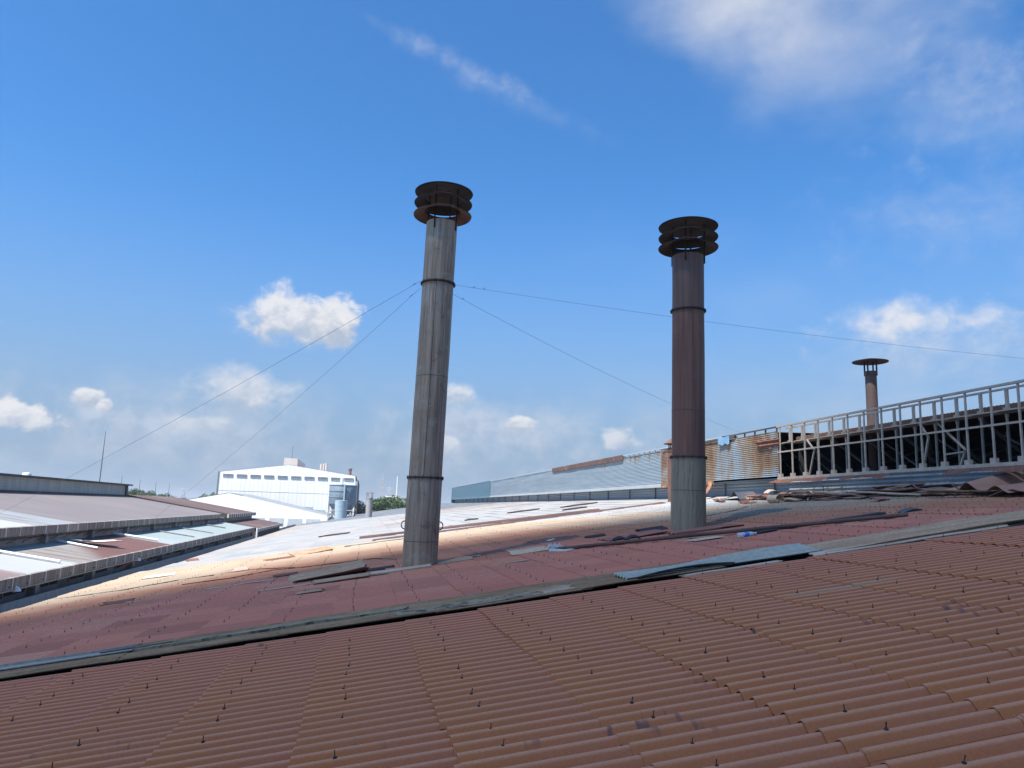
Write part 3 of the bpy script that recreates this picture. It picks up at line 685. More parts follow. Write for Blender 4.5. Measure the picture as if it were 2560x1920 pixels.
# ------------------------------------------------------------------ loose sheets lying on the roof
RF = Matrix(((math.cos(ANG), 0, -math.sin(ANG)), (0, 1, 0), (math.sin(ANG), 0, math.cos(ANG)))).to_4x4()
def place(o, p, y, lift, yaw=0, pitch=0, roll=0):
    o.matrix_world = Matrix.Translation(Vector((p, y, roof_z(p))) + RF.to_3x3() @ Vector((0, 0, lift))) @ RF @ Matrix.Rotation(R(yaw), 4, 'Z') @ Matrix.Rotation(R(pitch), 4, 'Y') @ Matrix.Rotation(R(-roll), 4, 'X')
def sheet_mb(L, W, pitch=.0, amp=.0, th=.008, bend=None, nu=10, spw=6, jag=0., seed=0):
    nv = max(3, int(W / pitch * spw) + 1) if pitch else 5
    top = []; rnd_ = random.Random(seed)
    jl = [rnd_.uniform(-jag, jag) for _ in range(nv)]; jr = [rnd_.uniform(-jag, jag) for _ in range(nv)]
    for i in range(nu + 1):
        row = []
        for j in range(nv):
            y = -W / 2 + W * j / (nv - 1); x = -L / 2 + L * i / nu
            if i == 0: x += jl[j]
            if i == nu: x += jr[j]
            z = amp * math.cos(2 * math.pi * (y + W / 2) / pitch) if pitch else 0.
            z += .012 * mnoise.noise(Vector((x * 1.1 + seed, y * 1.3, seed)))
            if bend: z += bend(x / L, y / W)
            row.append((x, y, z))
        top.append(row)
    T = np.array(top); B = T.copy(); B[..., 2] -= th
    q = MB(); q.grid(T); q.grid(B[:, ::-1])
    for E_ in ((T[0], B[0]), (B[-1], T[-1]), (B[:, 0], T[:, 0]), (T[:, -1], B[:, -1])): q.grid(np.stack(E_))
    return q
def sheet(label, m, p, y, L, W, lift=.08, yaw=0, pitch=0, roll=0, cat='sheet', name='loose_sheet', group=None, corr=(0, 0), th=.008, bend=None, jag=0., nu=10, seed=None):
    seed = seed if seed is not None else int(abs(p * 37 + y * 11)) % 97
    q = sheet_mb(L, W, corr[0], corr[1], th, bend, nu=nu, jag=jag, seed=seed)
    o = q.build(name, m, None, True); place(o, p, y, lift, yaw, pitch, roll)
    return tag(o, label, cat, group)
# covering strip over the joint
GS = 'old sheets covering the roof joint'
lbls = ['old brown cover sheet at the left edge of the photo under the grey flashing', 'old brown cover sheet under the right end of the grey flashing', 'old brown cover sheet under the left half of the mouldy plank',
        'old brown cover sheet under the right half of the mouldy plank', 'mossy dark cover sheet beneath the short grey plank', 'greenish brown cover sheet just left of the pale blue sheet']
for i, l in enumerate(lbls):
    pc = -5.9 + 2.0 * i
    sheet(l, M['old_sheet'], pc, 10.95 + random.uniform(-.02, .02), 2.16, 1.22, .075 + .006 * (i % 2), random.uniform(-.4, .4), 0, random.uniform(-.5, .5), group=GS, corr=(.115, .012), nu=8, name='cover_sheet', jag=.015)
q = MB(); q.box((-2.6, -.10, 0), (2.6, .10, .012)); q.box((-2.6, .085, .012), (2.6, .10, .045)); o = q.build('flashing_strip', M['flash_grey']); place(o, -5.35, 10.98, .10, -.2); tag(o, 'long narrow grey flashing strip lying on the brown cover sheets at far left', 'flashing')
sheet('long mouldy grey plank lying along the joint, blotched black', M['moss_plank'], -1.05, 10.95, 3.5, .17, .115, -.3, cat='plank', name='plank', th=.03, jag=.05)
sheet('short dark mouldy scrap at the tip of the grey flashing', M['black_sheet'], -2.75, 11.0, .9, .10, .115, 2, cat='plank', name='plank', th=.015, jag=.06)
sheet('shorter grey plank at the front edge of the mossy cover sheet', M['moss_plank'], 1.5, 10.56, 1.95, .16, .10, .6, 0, -14, cat='plank', name='plank', th=.03, jag=.03)
sheet('small bleached board end on the cover sheet beside the mossy plank', M['tan_sheet'], 2.72, 10.85, .5, .7, .085, 8, cat='board', name='board', jag=.06)
sheet('pale blue corrugated metal sheet laid over the joint', M['blue_sheet'], 5.25, 10.78, 3.1, .62, .115, .4, 0, -5, group=GS, corr=(.12, .016), name='cover_sheet', bend=lambda x, y: .05 * max(0, -x - .2) + .03 * math.sin(x * 5) * (y + .5), th=.006)
sheet('black curved underlay under the front edge of the pale blue sheet', M['black_sheet'], 4.6, 10.55, 1.5, .24, .10, 1.5, 0, 10, name='felt_strip', cat='felt', bend=lambda x, y: .05 * math.cos(x * 3), th=.02)
sheet('grey brown corrugated sheet with a jagged left end lying on the joint at right', M['tan_sheet'], 9.55, 10.85, 5.7, .95, .085, .2, 0, -1.5, group=GS, corr=(.15, .022), name='cover_sheet', jag=.07, nu=18, bend=lambda x, y: .035 * math.sin(x * 4 + 1) + .03 * (-x))
sheet('thin whitish sheet sticking out below the pale blue sheet', M['white_plank'], 5.2, 10.27, 1.5, .14, .07, .5, name='board', cat='board', th=.01, jag=.08)
sheet('long whitish edge board under the grey brown corrugated sheet', M['white_plank'], 8.2, 10.38, 3.4, .16, .075, .4, 0, -12, name='board', cat='board', th=.015, jag=.04)
sheet('rotten black timber at the right end of the joint', M['black_sheet'], 10.9, 10.40, 3.6, .2, .06, .9, 0, -10, name='timber', cat='timber', th=.07, jag=.08, nu=22)
# around the stacks
GD = 'loose broken roof sheets'
sheet('tilted tan corrugated sheet with a rusty edge left of the grey stack', M['tan_sheet'], -.72, 18.75, 1.75, 1.0, .13, 4, -3.0, -7, group=GD, corr=(.18, .02), jag=.03, bend=lambda x, y: .10 * max(0, x) ** 1.2, th=.012)
sheet('rusty sheet poking out under the tilted tan sheet', M['rust_sheet'], -.6, 18.0, 1.6, .5, .10, 5, -2.5, 9, group=GD, corr=(.18, .018), jag=.05)
sheet('flat grey sheet just in front of the tilted tan sheet', M['tan_sheet'], -.35, 17.05, 1.15, .72, .085, 3, 0, 0, group=GD, corr=(.18, .02), jag=.03)
sheet('bleached white plank at the foot of the grey stack', M['white_plank'], .92, 17.12, 1.3, .20, .11, 4, 0, -10, cat='plank', name='plank', th=.03, jag=.05)
sheet('pale tan board on the right foot of the grey stack', M['tan_sheet'], 2.1, 17.55, .85, .35, .11, 6, 0, -8, cat='board', name='board', th=.04, jag=.04)
sheet('thin grey sliver of board behind the tan board right of the grey stack', M['white_plank'], 2.35, 18.1, .8, .10, .09, 3, cat='board', name='board', th=.015, jag=.05)
sheet('long bleached strip on the orange roof left of the tilted sheet', M['white_plank'], -2.75, 19.5, 1.5, .16, .08, 2, cat='plank', name='plank', th=.012, jag=.08)
sheet('bleached strip in front of the flat grey sheet', M['white_plank'], -1.5, 17.0, 1.1, .14, .08, 3, cat='plank', name='plank', th=.012, jag=.06)
sheet('narrow dark rusty strip behind the long bleached strip', M['rust_sheet'], -1.8, 20.3, .55, .14, .10, 5, 0, -15, group=GD, th=.02, jag=.04)
sheet('black slab in place of the shaded gap between the tilted sheet and the grey stack', M['black_sheet'], .45, 18.35, .7, .3, .09, 4, 0, -6, cat='board', name='board', th=.04, jag=.06)  # solid black stands in for shade beside the raised sheet end
sheet('bent grey sheet lying across the cream roof, its left end curled', M['tan_sheet'], -1.75, 29.4, 1.5, .55, .12, 26, -2, -12, group=GD, corr=(.18, .03), jag=.05, th=.015)
sheet('dark thin sheet touching the left end of the bent grey sheet', M['rust_sheet'], -2.75, 28.2, 1.0, .28, .09, 24, 0, -10, group=GD, th=.02, jag=.08)
sheet('cream corrugated offcut beside the rag wrapped pipe end', M['cream_sheet'], 3.75, 17.2, .85, .36, .10, -1, 0, -10, group=GD, corr=(.09, .015), jag=.02)
sheet('narrow tan strip on the purple roof between the stacks', M['tan_sheet'], 3.0, 15.5, .8, .13, .08, 2, cat='strip', name='strip', jag=.07)
sheet('short black strip lying alone midway between the stacks', M['black_sheet'], 5.9, 19.1, .5, .22, .09, 3, 0, -10, cat='strip', name='strip', th=.03, jag=.05)
sheet('folded dark brown sheet left of the brown stack base', M['black_sheet'], 5.95, 16.85, .6, .16, .10, -10, 0, -14, group=GD, th=.03, jag=.05, bend=lambda x, y: .06 * abs(math.sin(x * 6)))
sheet('lifted purple brown sheet behind the folded dark sheet', M['purple_sheet'], 6.35, 17.5, 1.5, .8, .10, 3, -1, -2, group=GD, corr=(.18, .02), jag=.03)
sheet('purple brown sheet in front of the brown stack base', M['purple_sheet'], 7.75, 16.6, 1.7, .6, .10, 3, 1, -2, group=GD, corr=(.18, .022), jag=.03)
sheet('rusty narrow strip lying on the sheet before the brown stack', M['rust_sheet'], 7.3, 16.0, 1.1, .1, .13, 3, cat='strip', name='strip', th=.02, jag=.08)
sheet('black slab in place of the shaded gap left of the brown stack foot', M['black_sheet'], 7.15, 18.3, .7, .35, .12, 2, 0, -12, group=GD, th=.05, jag=.06)  # black piece added where the lifted sheets leave a shaded gap
sheet('small sandy board behind the long pipe', M['cream_sheet'], 6.8, 14.6, .75, .40, .09, 2, name='board', cat='board', jag=.12)
sheet('long black slab in place of the shaded gap under a lifted sheet right of the brown stack', M['black_sheet'], 9.3, 14.45, 3.2, .13, .10, 4, 0, -12, group=GD, th=.05, jag=.08, nu=16)  # shade below the lifted edge, made as a black slab
sheet('purple sheet behind the long black gap slab', M['purple_sheet'], 9.5, 14.8, 3.0, .5, .085, 4, 0, -1, group=GD, corr=(.18, .022), jag=.03)
sheet('small dark curled sheet on the pink roof at right', M['tarp'], 11.3, 14.3, .6, .14, .10, 12, 0, -14, group=GD, th=.03, jag=.05, bend=lambda x, y: .03 * math.cos(x * 4))
sheet('small pale blue corrugated offcut near the left eave', M['blue_sheet'], -6.4, 27.2, .95, .55, .09, 3, 0, -5, group=GD, corr=(.13, .025), jag=.02)
sheet('small pale square scrap on the cream roof left of centre', M['white_plank'], -3.6, 25.2, .45, .8, .09, 6, 0, -5, group=GD, jag=.06)
sheet('dark flake lying on the orange band at left', M['rust_sheet'], -5.3, 19.1, .6, .16, .09, 5, 0, -15, group=GD, th=.02, jag=.08)
sheet('faded grey patch sheet in front of the tilted tan sheet', M['tan_sheet'], -.9, 15.3, .5, .45, .075, 8, group=GD, corr=(.18, .022), jag=.08)
sheet('dark scrap on the pale roof near the gutter', M['rust_sheet'], -7.4, 37.2, .5, .5, .06, 10, 0, -12, group=GD, th=.03, jag=.09)
sheet('pale teal sheet laid flat past the cream roof', M['blue_sheet'], .5, 31.0, 2.3, .5, .10, -3, group=GD)
for i, (p, y, L, l) in enumerate([(3.2, 41., 1.2, 'dark rusty flake heap on the pale roof right of the grey stack'), (9.6, 46., 1.8, 'flat dark scrap on the white roof below the blue siding'), (6.0, 43., .7, 'tiny dark scrap alone on the white roof between the stacks'),
                                  (12.6, 44., 2.2, 'rusty torn sheet leaning near the foot of the blue siding'), (11.0, 39.5, 1.3, 'brown scrap on the white roof left of the rusty chimney'), (-1.6, 47, 1.6, 'dark strip left of the grey stack on the pale far roof')]):
    sheet(l, M['cap'], p, y, L, .30, .07, random.uniform(-5, 12), 0, -4, group=GD, th=.05, jag=.15, bend=lambda x, y: .02 * math.sin(x * 5 + y * 4))
# pipe with rag
t = thing('iron_pipe', 'long thin rusty pipe lying across the purple roof with a rag tied on its end', 'pipe', (4.2, 16.7, roof_z(4.2) + .11))
pts = []
for s_ in np.linspace(0, 1, 18):
    p = 4.15 + 6.4 * s_; y = 16.75 - 4.2 * s_ + .9 * s_ * s_; pts.append((p, y, roof_z(p) + .105 + .03 * math.sin(s_ * 3)))
q = MB(); q.tube(pts, .042, 10); q.build('pipe', M['pipe'], t, True)
q = MB()
for k in range(3):
    q.tube([(4.08 + .1 * k, 16.75, roof_z(4.1) + .10), (4.13 + .1 * k, 16.72, roof_z(4.1) + .20), (4.2 + .1 * k, 16.70, roof_z(4.1) + .12)], [.06, .075, .05], 8)
q.tube([(4.1, 16.7, roof_z(4.1) + .18), (4.05, 16.7, roof_z(4.1) + .30), (4.2, 16.7, roof_z(4.1) + .35)], [.04, .03, .012], 7); q.tube([(4.1, 16.68, roof_z(4.1) + .08), (4.4, 16.5, roof_z(4.1) + .10), (4.62, 16.45, roof_z(4.6) + .08)], [.06, .04, .02], 7)
q.build('rag', M['rag'], t, True)
# bottle
t = thing('plastic_bottle', 'clear empty plastic bottle with a blue label lying on the purple roof', 'bottle', (7.46, 14.12, roof_z(7.46) + .10))
def lie(prof):
    q = MB(); n = 20; v = []; f = []
    for r, xx in prof:
        for k in range(n):
            a = 2 * math.pi * k / n; v.append((7.46 + xx, 14.12 + r * math.cos(a) - xx * .25, roof_z(7.46) + .105 + r * math.sin(a) + xx * SLOPE))
    for i in range(len(prof) - 1):
        for k in range(n): f.append((i*n+k, i*n+(k+1) % n, (i+1)*n+(k+1) % n, (i+1)*n+k))
    q.add(v, f); return q
lie([(.002, -.17), (.045, -.165), (.047, -.06), (.045, .05), (.04, .09), (.016, .145), (.015, .16)]).build('body', M['bottle'], t, True)
lie([(.049, -.05), (.049, .035)]).build('label_band', M['blue_label'], t, True); lie([(.018, .155), (.018, .18), (.001, .181)]).build('bottle_cap', M['lamp_white'], t, True)
# cables on the roof
def cable(label, pts, rad=.012, lift=.075):
    P = []
    for i in range(len(pts) - 1):
        for s_ in np.linspace(0, 1, 8, endpoint=False):
            p = pts[i][0] + (pts[i+1][0] - pts[i][0]) * s_; y = pts[i][1] + (pts[i+1][1] - pts[i][1]) * s_ + .12 * math.sin((i + s_) * 2.3)
            P.append((p, y, roof_z(p) + lift))
    q = MB(); q.tube(P, rad, 5); tag(q.build('loose_cable', M['black'], None, True, origin=P[0]), label, 'cable', 'loose cables on the roof')
cable('dark cable trailing along the cream band near the left eave', [(-8.0, 23.0), (-6.4, 22.9), (-5.2, 24.2), (-3.2, 24.4), (-1.6, 22.4)])
cable('thin dark cable looping on the orange band left of the grey stack', [(-4.6, 22.0), (-3.4, 21.9), (-2.4, 23.0), (-1.2, 22.2), (.4, 22.0), (1.0, 20.5)])
cable('thin cable lying over the pink roof right of the brown stack', [(8.6, 20.0), (9.8, 20.8), (10.9, 21.6), (12.1, 22.6)], .01)
# debris by the monitor
deb_l = [('long splintered timber in the pile below the open frame', 14.4, 22.2, 3.6, .22), ('broad rusty sheet forming the bottom of the pile below the frame', 14.1, 23.4, 3.2, .7), ('brown board at the left end of the debris pile', 13.9, 25.0, 2.0, .3),
         ('pale broken batten on top of the debris pile', 14.5, 21.4, 2.4, .14), ('dark curled sheet in the middle of the debris pile', 14.0, 20.4, 2.2, .5), ('grey sheet at the right end of the debris pile', 14.5, 19.0, 2.6, .6),
         ('splintered orange board in front of the debris pile', 13.5, 20.9, 1.2, .2), ('thin black strip in front of the debris pile', 13.2, 22.4, 1.9, .12), ('flat brown sheet left of the crumpled big sheet', 14.3, 17.7, 2.2, .5),
         ('short rusty flake before the debris pile', 12.9, 24.3, 1.0, .3), ('small dark flake alone on the pale pink roof', 13.2, 17.8, .5, .28), ('heap of rusty splinters beside the crumpled big sheet', 14.4, 16.6, .9, .4),
         ('grey plank along the foot of the blue base siding', 15.1, 20.0, 3.4, .3), ('brown strip left of the black bitumen felt', 13.3, 27.2, 1.4, .2)]
for i, (l, p, y, L, W) in enumerate(deb_l):
    m = M[('debris', 'rust_sheet', 'purple_sheet', 'tan_sheet')[i % 4]]
    sheet(l, m, p, y, L, W, .10 + .05 * (i % 3), 90 - 8 + random.uniform(-10, 14), random.uniform(-4, 4), random.uniform(-14, 14), cat='scrap', name='scrap_sheet', group='scrap piled under the open frame', th=.03, jag=.12, nu=14,
          bend=(lambda k: (lambda x, y_: .03 * math.sin(x * (5 + k) + k)))(i % 5))
for i in range(18):
    y = 15.9 + 9.6 * (i / 17) + random.uniform(-.2, .2); L = random.uniform(.8, 2.6)
    sheet('narrow jagged strip among the scrap under the open frame', M[('debris', 'rust_sheet', 'tan_sheet', 'cap', 'white_plank')[i % 5]], random.uniform(13.6, 15.0), y, L, random.uniform(.06, .2), random.uniform(.10, .30), 90 + random.uniform(-16, 16), random.uniform(-5, 5), random.uniform(-25, 25), cat='scrap', name='scrap_strip', group='strips in the scrap pile', th=.03, jag=.2, nu=12, seed=i)
for i in range(40):
    y = random.uniform(15.6, 25.5); p = random.uniform(13.2, 14.9)
    q = MB(); L = random.uniform(.25, .9); q.beam((-L / 2, 0, 0), (L / 2, 0, .02), random.uniform(.015, .045), random.uniform(.01, .03))
    o = q.build('splinter', M[random.choice(('debris', 'tan_sheet', 'rust_sheet'))]); place(o, p, y, random.uniform(.1, .3), random.uniform(40, 140), random.uniform(-20, 20))
    tag(o, 'thin wooden splinter among the scrap under the open frame', 'splinter', 'splinters in the scrap pile')
def roll(label, p, y, L, r0, r1, turns, m, yaw, tail=.8, lift=.1, name='rolled_sheet'):
    P = []
    for i in range(9):
        x = -L / 2 + L * i / 8; row = []
        for k in range(40):
            t_ = k / 39
            if t_ < .35: row.append((x, -tail + tail * t_ / .35, .015 + .02 * math.sin(x * 5)))
            else:
                a = (t_ - .35) / .65 * turns * 2 * math.pi; r = r0 + (r1 - r0) * (t_ - .35) / .65
                row.append((x + .04 * math.sin(a), r * math.sin(a), r0 - r * math.cos(a)))
        P.append(row)
    q = MB(); q.grid(P); o = q.build(name, m, None, True); place(o, p, y, lift, yaw); tag(o, label, 'sheet'); return o
def crumple(label, p, y, L, W, fn, m, yaw, lift=.05, name='crumpled_sheet', n=36):
    P = [[(L * (i / n - .5), W * (j / 10 - .5), fn(i / n, j / 10)) for j in range(11)] for i in range(n + 1)]
    P = np.array(P); q = MB(); q.grid(P); B = P.copy(); B[..., 2] -= .015; q.grid(B[:, ::-1])
    for E_ in ((P[0], B[0]), (B[-1], P[-1]), (B[:, 0], P[:, 0]), (P[:, -1], B[:, -1])): q.grid(np.stack(E_))
    o = q.build(name, m, None, True); place(o, p, y, lift, yaw); return tag(o, label, 'sheet')
M['big_sheet'] = weathered('salmon_rust_sheet', (.27, .135, .095), (.34, .19, .14), 2, (1, 1, 1), .85, 0, (.20, .13, .10), .5, .56)
crumple('big crumpled brown roofing sheet arched up at the right end of the debris', 14.6, 15.2, 2.3, 1.3, lambda u, v: .12 + .34 * math.exp(-((u - .72) / .15) ** 2) * (1 - .3 * v) + .16 * math.exp(-((u - .2) / .13) ** 2) + .02 * math.sin(9 * u + 4 * v), M['big_sheet'], 76)
crumple('second folded brown sheet in front of the big crumpled sheet', 14.2, 14.2, 1.6, .8, lambda u, v: .05 + .30 * (1 - abs(2 * u - 1)) * (1 - .5 * v) + .015 * math.sin(11 * u), M['big_sheet'], 84)
crumple('black bitumen felt crumpled at the left end of the debris', 14.3, 27.2, 2.6, 1.1, lambda u, v: .10 + .24 * math.exp(-((u - .25) / .14) ** 2) * v + .17 * math.exp(-((u - .75) / .2) ** 2) * (1 - v) + .04 * math.sin(7 * u + 5 * v), M['tarp'], 80)
crumple('pale curled scrap lying on the black bitumen felt', 14.8, 26.0, .8, .45, lambda u, v: .16 + .10 * math.sin(3.1 * v) + .03 * math.sin(7 * u), M['white_plank'], 70)
roll('curled cream sheet rolled into an open tube in front of the debris', 13.0, 22.6, .5, .15, .11, .8, M['white_plank'], 96, tail=.2, lift=.04)
cable('long dark strap trailing right from the curled cream tube', [(13.1, 22.3), (13.5, 21.0), (13.9, 19.8), (14.1, 18.8)], .03, .09)

# ------------------------------------------------------------------ neighbour factory on the left
nb = thing('neighbour_factory', 'long stepped factory with panelled eaves and mauve roof beyond the gutter at left', 'factory', (-20, 40, GROUND))
YE = 70.5
b = MB(); b.box((-9.9, -9, GROUND), (-9.65, 89, -2.46)); wl = b.build('lower_wall', M['concrete'], nb)
for i, y in enumerate(np.arange(14, 69, 2.45)):
    q = MB(); yw = 1.5
    q.box((-9.66, y, -2.86), (-9.60, y + yw, -2.82)); q.box((-9.66, y, -2.56), (-9.60, y + yw, -2.52)); q.box((-9.66, y, -2.82), (-9.60, y + .05, -2.56)); q.box((-9.66, y + yw - .05, -2.82), (-9.60, y + yw, -2.56)); q.box((-9.66, y + yw * .5, -2.82), (-9.61, y + yw * .5 + .03, -2.56))
    w_ = q.build('window', M['gutter'], nb)
    q = MB(); q.box((-9.655, y + .05, -2.82), (-9.645, y + yw - .05, -2.56)); q.build('pane', M['dark'], w_)
for y in np.arange(15.7, 69, 4.9):
    q = MB(); q.box((-9.66, y, -3.4), (-9.42, y + .28, -2.45)); q.build('pilaster', M['concrete'], nb)
q = MB(); q.tube([(-9.50, -8, -2.50), (-9.50, 30, -2.52), (-9.46, 69, -2.55)], .018, 6); q.tube([(-9.45, -8, -2.47), (-9.45, 69, -2.49)], .012, 5)
for y in np.arange(12, 69, 1.1): q.beam((-9.62, y, -2.62), (-9.15, y + .1, -2.46), .022)
q.build('eave_bracket_rail', M['rustbrown'], nb)
for y0, y1, z in ((22, 27, -2.62), (33.5, 37.6, -2.68), (34, 36.5, -2.76)):
    q = MB(); q.tube([(-9.5, y0, z), (-9.5, (y0 + y1) / 2, z + .03), (-9.5, y1, z - .02)], .025, 7); q.build('red_pipe', M['red'], nb, True)
for y in (23.6, 35.2):
    q = MB(); q.lathe([(.02, -2.36 - .12), (.10, -2.41 - .12), (.15, -2.50 - .12), (.14, -2.51 - .12), (.09, -2.43 - .12)], (-9.22, y), 20); q.build('wall_lamp', M['lamp_white'], nb, True)
def vfascia(x, ya, yb, z0, z1, m, name, thick=.04):
    ys = np.arange(ya, yb, .09); q = MB()
    q.grid([[(x + .012 * (i % 2), y, z0), (x + .012 * (i % 2), y, z1), (x - .2, y, z1 + .012)] for i, y in enumerate(ys)])
    return q.build(name, m, nb)
vfascia(-9.2, -9, YE, -2.56, -2.25, M['fascia'], 'eave_fascia')
q = MB(); q.beam((-9.19, -9, -2.575), (-9.19, YE, -2.575), .05, .03); q.build('drip_edge', M['frame_dim'], nb)
zl = lambda p: -2.245 - SLOPE * (p + 9.3) * .95
q = MB(); q.add([(-9.3, -9, zl(-9.3)), (-12.3, -9, zl(-12.3)), (-12.3, YE, zl(-12.3)), (-9.3, YE, zl(-9.3))], [(0, 1, 2, 3)]); q.build('low_roof', M['low_roof'], nb)
q = MB(); q.box((-12.3, -9, -2.0), (-12.1, YE, -1.5)); q.build('upper_wall', M['concrete'], nb)
q = MB()
for y in np.arange(16, 70, 1.25): q.beam((-12.1, y, -1.72), (-11.75, y + .25, -1.50), .02)
q.tube([(-11.95, -8, -1.55), (-11.95, 70, -1.58)], .02, 6)
q.build('eave_bracket_rail', M['rustbrown'], nb)
for y in np.arange(17, 70, 5.2):
    q = MB(); q.box((-12.12, y, -1.85), (-11.9, y + .2, -1.47)); q.build('pilaster', M['concrete'], nb)
vfascia(-11.8, -9, YE - 2, -1.46, -1.15, M['fascia'], 'eave_fascia')
zu = lambda p: -1.14 - SLOPE * (p + 12.)
q = MB(); q.add([(-12., -9, zu(-12)), (-20.4, -9, zu(-20.4)), (-20.4, YE, zu(-20.4)), (-12., YE, zu(-12.))], [(0, 1, 2, 3)]); q.build('upper_roof', M['up_roof'], nb)
q = MB(); q.box((-22., 8, -.3), (-20.2, 71.4, 1.0)); q.build('monitor_wall', M['slat'], nb)
q = MB(); q.box((-22.3, 7, 1.0), (-19.85, 71.9, 1.12)); q.box((-20.22, 71.0, .1), (-20.1, 71.5, 1.0)); q.build('monitor_roof_edge', M['capdark'], nb)
q = MB(); q.box((-20.1, 8, .10), (-20.0, 71.2, .20)); q.build('monitor_sill', M['capdark'], nb)
q = MB(); q.box((-42, -9, GROUND), (-20.5, 70, -.5)); q.build('rear_mass', M['concrete'], nb)
q = MB(); q.add([(-21.5, -9, .2), (-42, -9, -2.8), (-42, 70, -2.8), (-21.5, 70, .2)], [(0, 1, 2, 3)]); q.build('rear_roof', M['grey_roof'], nb)
# far section, brown striped
fs = thing('striped_roof_shed', 'shed with brown striped roof and flaking white edge at the end of the left factory', 'shed', (-15, 80, GROUND))
q = MB(); q.add([(-11.7, 71.6, -1.20), (-20.4, 71.6, .24), (-20.4, 89, .20), (-11.7, 89, -1.22)], [(0, 1, 2, 3)]); q.add([(-20.4, 71.6, .24), (-30, 71.6, -1.3), (-30, 89, -1.3), (-20.4, 89, .2)], [(0, 1, 2, 3)]); q.build('roof', M['stripe_roof'], fs)
q = MB(); q.add([(-11.7, 71.55, -1.5), (-20.4, 71.55, -.1), (-20.4, 71.55, .28), (-11.7, 71.55, -1.16)], [(0, 1, 2, 3)]); q.build('gable_edge', M['capdark'], fs)
q = MB(); q.box((-11.75, 71.5, -1.52), (-11.62, 89.1, -1.19)); q.box((-11.7, 88.95, -1.5), (-12.3, 89.2, -1.2)); q.build('eave_edge', M['fascia_striped'], fs)
q = MB(); q.box((-20, 71.7, GROUND), (-12.0, 88.8, -1.4)); q.build('wall', M['concrete'], fs)
q = MB(); q.add([(-8.95, 71.2, -2.37), (-12.0, 71.2, -1.86), (-12.0, 91.2, -1.86), (-8.95, 91.2, -2.37)], [(0, 1, 2, 3)]); q.build('lean_to_roof', M['stripe_roof'], fs)
q = MB(); q.box((-9.0, 71.2, -2.62), (-8.9, 91.2, -2.36)); q.box((-9.0, 91.1, -2.62), (-11.9, 91.3, -2.34)); q.build('eave_edge', M['fascia_striped'], fs)
q = MB(); q.box((-12, 71.3, GROUND), (-9.2, 91.0, -2.6)); q.build('wall', M['capdark'], fs)
q = MB(); q.tube([(-9.05, 71, -3.3), (-9.05, 71, -2.3)], .09, 10); q.build('downpipe', M['lamp_white'], fs, True)
# things on the left roofs
def lroof_pipe(label, y, p0, p1, rad, m, dy=0.):
    q = MB(); q.tube([(p0, y, zl(p0) + rad + .02), (p1, y + dy, zl(p1) + rad + .02)], rad, 8)
    tag(q.build('roof_pipe', m, None, True, origin=(p0, y, zl(p0))), label, 'pipe', 'pipes lying on the low left roof')
lroof_pipe('white pipe across the rusty part of the low left roof beside the bent white sheet', 33.8, -11.9, -10.3, .05, M['lamp_white'], -.3)
lroof_pipe('white pipe along the edge between the rusty and pale low roof', 41.2, -12.0, -10.0, .06, M['lamp_white'], .2)
lroof_pipe('white pipe on the white low roof at the left edge of the photo', 27.9, -12.0, -9.6, .05, M['lamp_white'], -.2)
lroof_pipe('dark thin pipe on the pale low roof, nearest of the dark ones', 47.8, -12.0, -9.6, .035, M['gutter'], .2)
lroof_pipe('dark thin pipe on the pale low roof, middle of the dark ones', 53.6, -12.0, -9.6, .035, M['gutter'], .2)
lroof_pipe('dark thin pipe on the pale low roof, farthest of the dark ones', 61.5, -12.0, -10.2, .045, M['gutter'], .3)
q = sheet_mb(1.6, 1.0, .2, .02, .01, lambda x, y: .25 * max(0, x + .1) - .1 * y, seed=5, jag=.15); o = q.build('bent_sheet', M['lamp_white'], None, True)
o.matrix_world = Matrix.Translation((-10.9, 35.2, zl(-10.9) + .12)) @ Matrix.Rotation(R(8), 4, 'Y') @ Matrix.Rotation(R(35), 4, 'Z'); tag(o, 'bent white sheet lying on the rusty brown low roof at left', 'sheet')
def rod(label, x, y, z0, z1, r=.03, lean=0.):
    q = MB(); q.tube([(x, y, z0), (x + lean * .5, y, (z0 + z1) / 2), (x + lean, y, z1)], [r, r * .8, r * .4], 6)
    q.tube([(x, y, z0 - .05), (x, y, z0 + .12)], r * 2.2, 8)
    tag(q.build('lightning_rod', M['rod'], None, True, origin=(x, y, z0)), label, 'rod', 'lightning rods on the left roofs')
rod('tallest lightning rod standing on the left monitor roof', -24, 76.4, 1.0, 6.0, .045, .02)
rod('short rod just right of the tallest lightning rod', -22, 76.0, 0., 2.0, .03)
rod('first short rod before the trees right of the left monitor', -22, 81.9, 0., 1.83, .03); rod('middle short rod in front of the far trees at left', -22, 87.9, 0., 1.77, .03); rod('rightmost short rod on the striped roof ridge', -22, 93.7, -.5, 1.8, .03)
t = thing('water_tank', 'tiny white water tank peeping over the left monitor roof', 'tank', (-30, 76, .2))
q = MB(); q.lathe([(.01, 1.95), (.3, 1.9), (.36, 1.8), (.36, 1.2), (.3, 1.1)], (-30, 76), 20); q.build('tank', M['lamp_white'], t, True); q = MB()
for a, b_ in ((-.25, -.25), (.25, -.25), (.25, .25), (-.25, .25)): q.beam((-30 + a, 76 + b_, -1.5), (-30 + a, 76 + b_, 1.15), .06)
q.build('stand', M['gutter'], t)

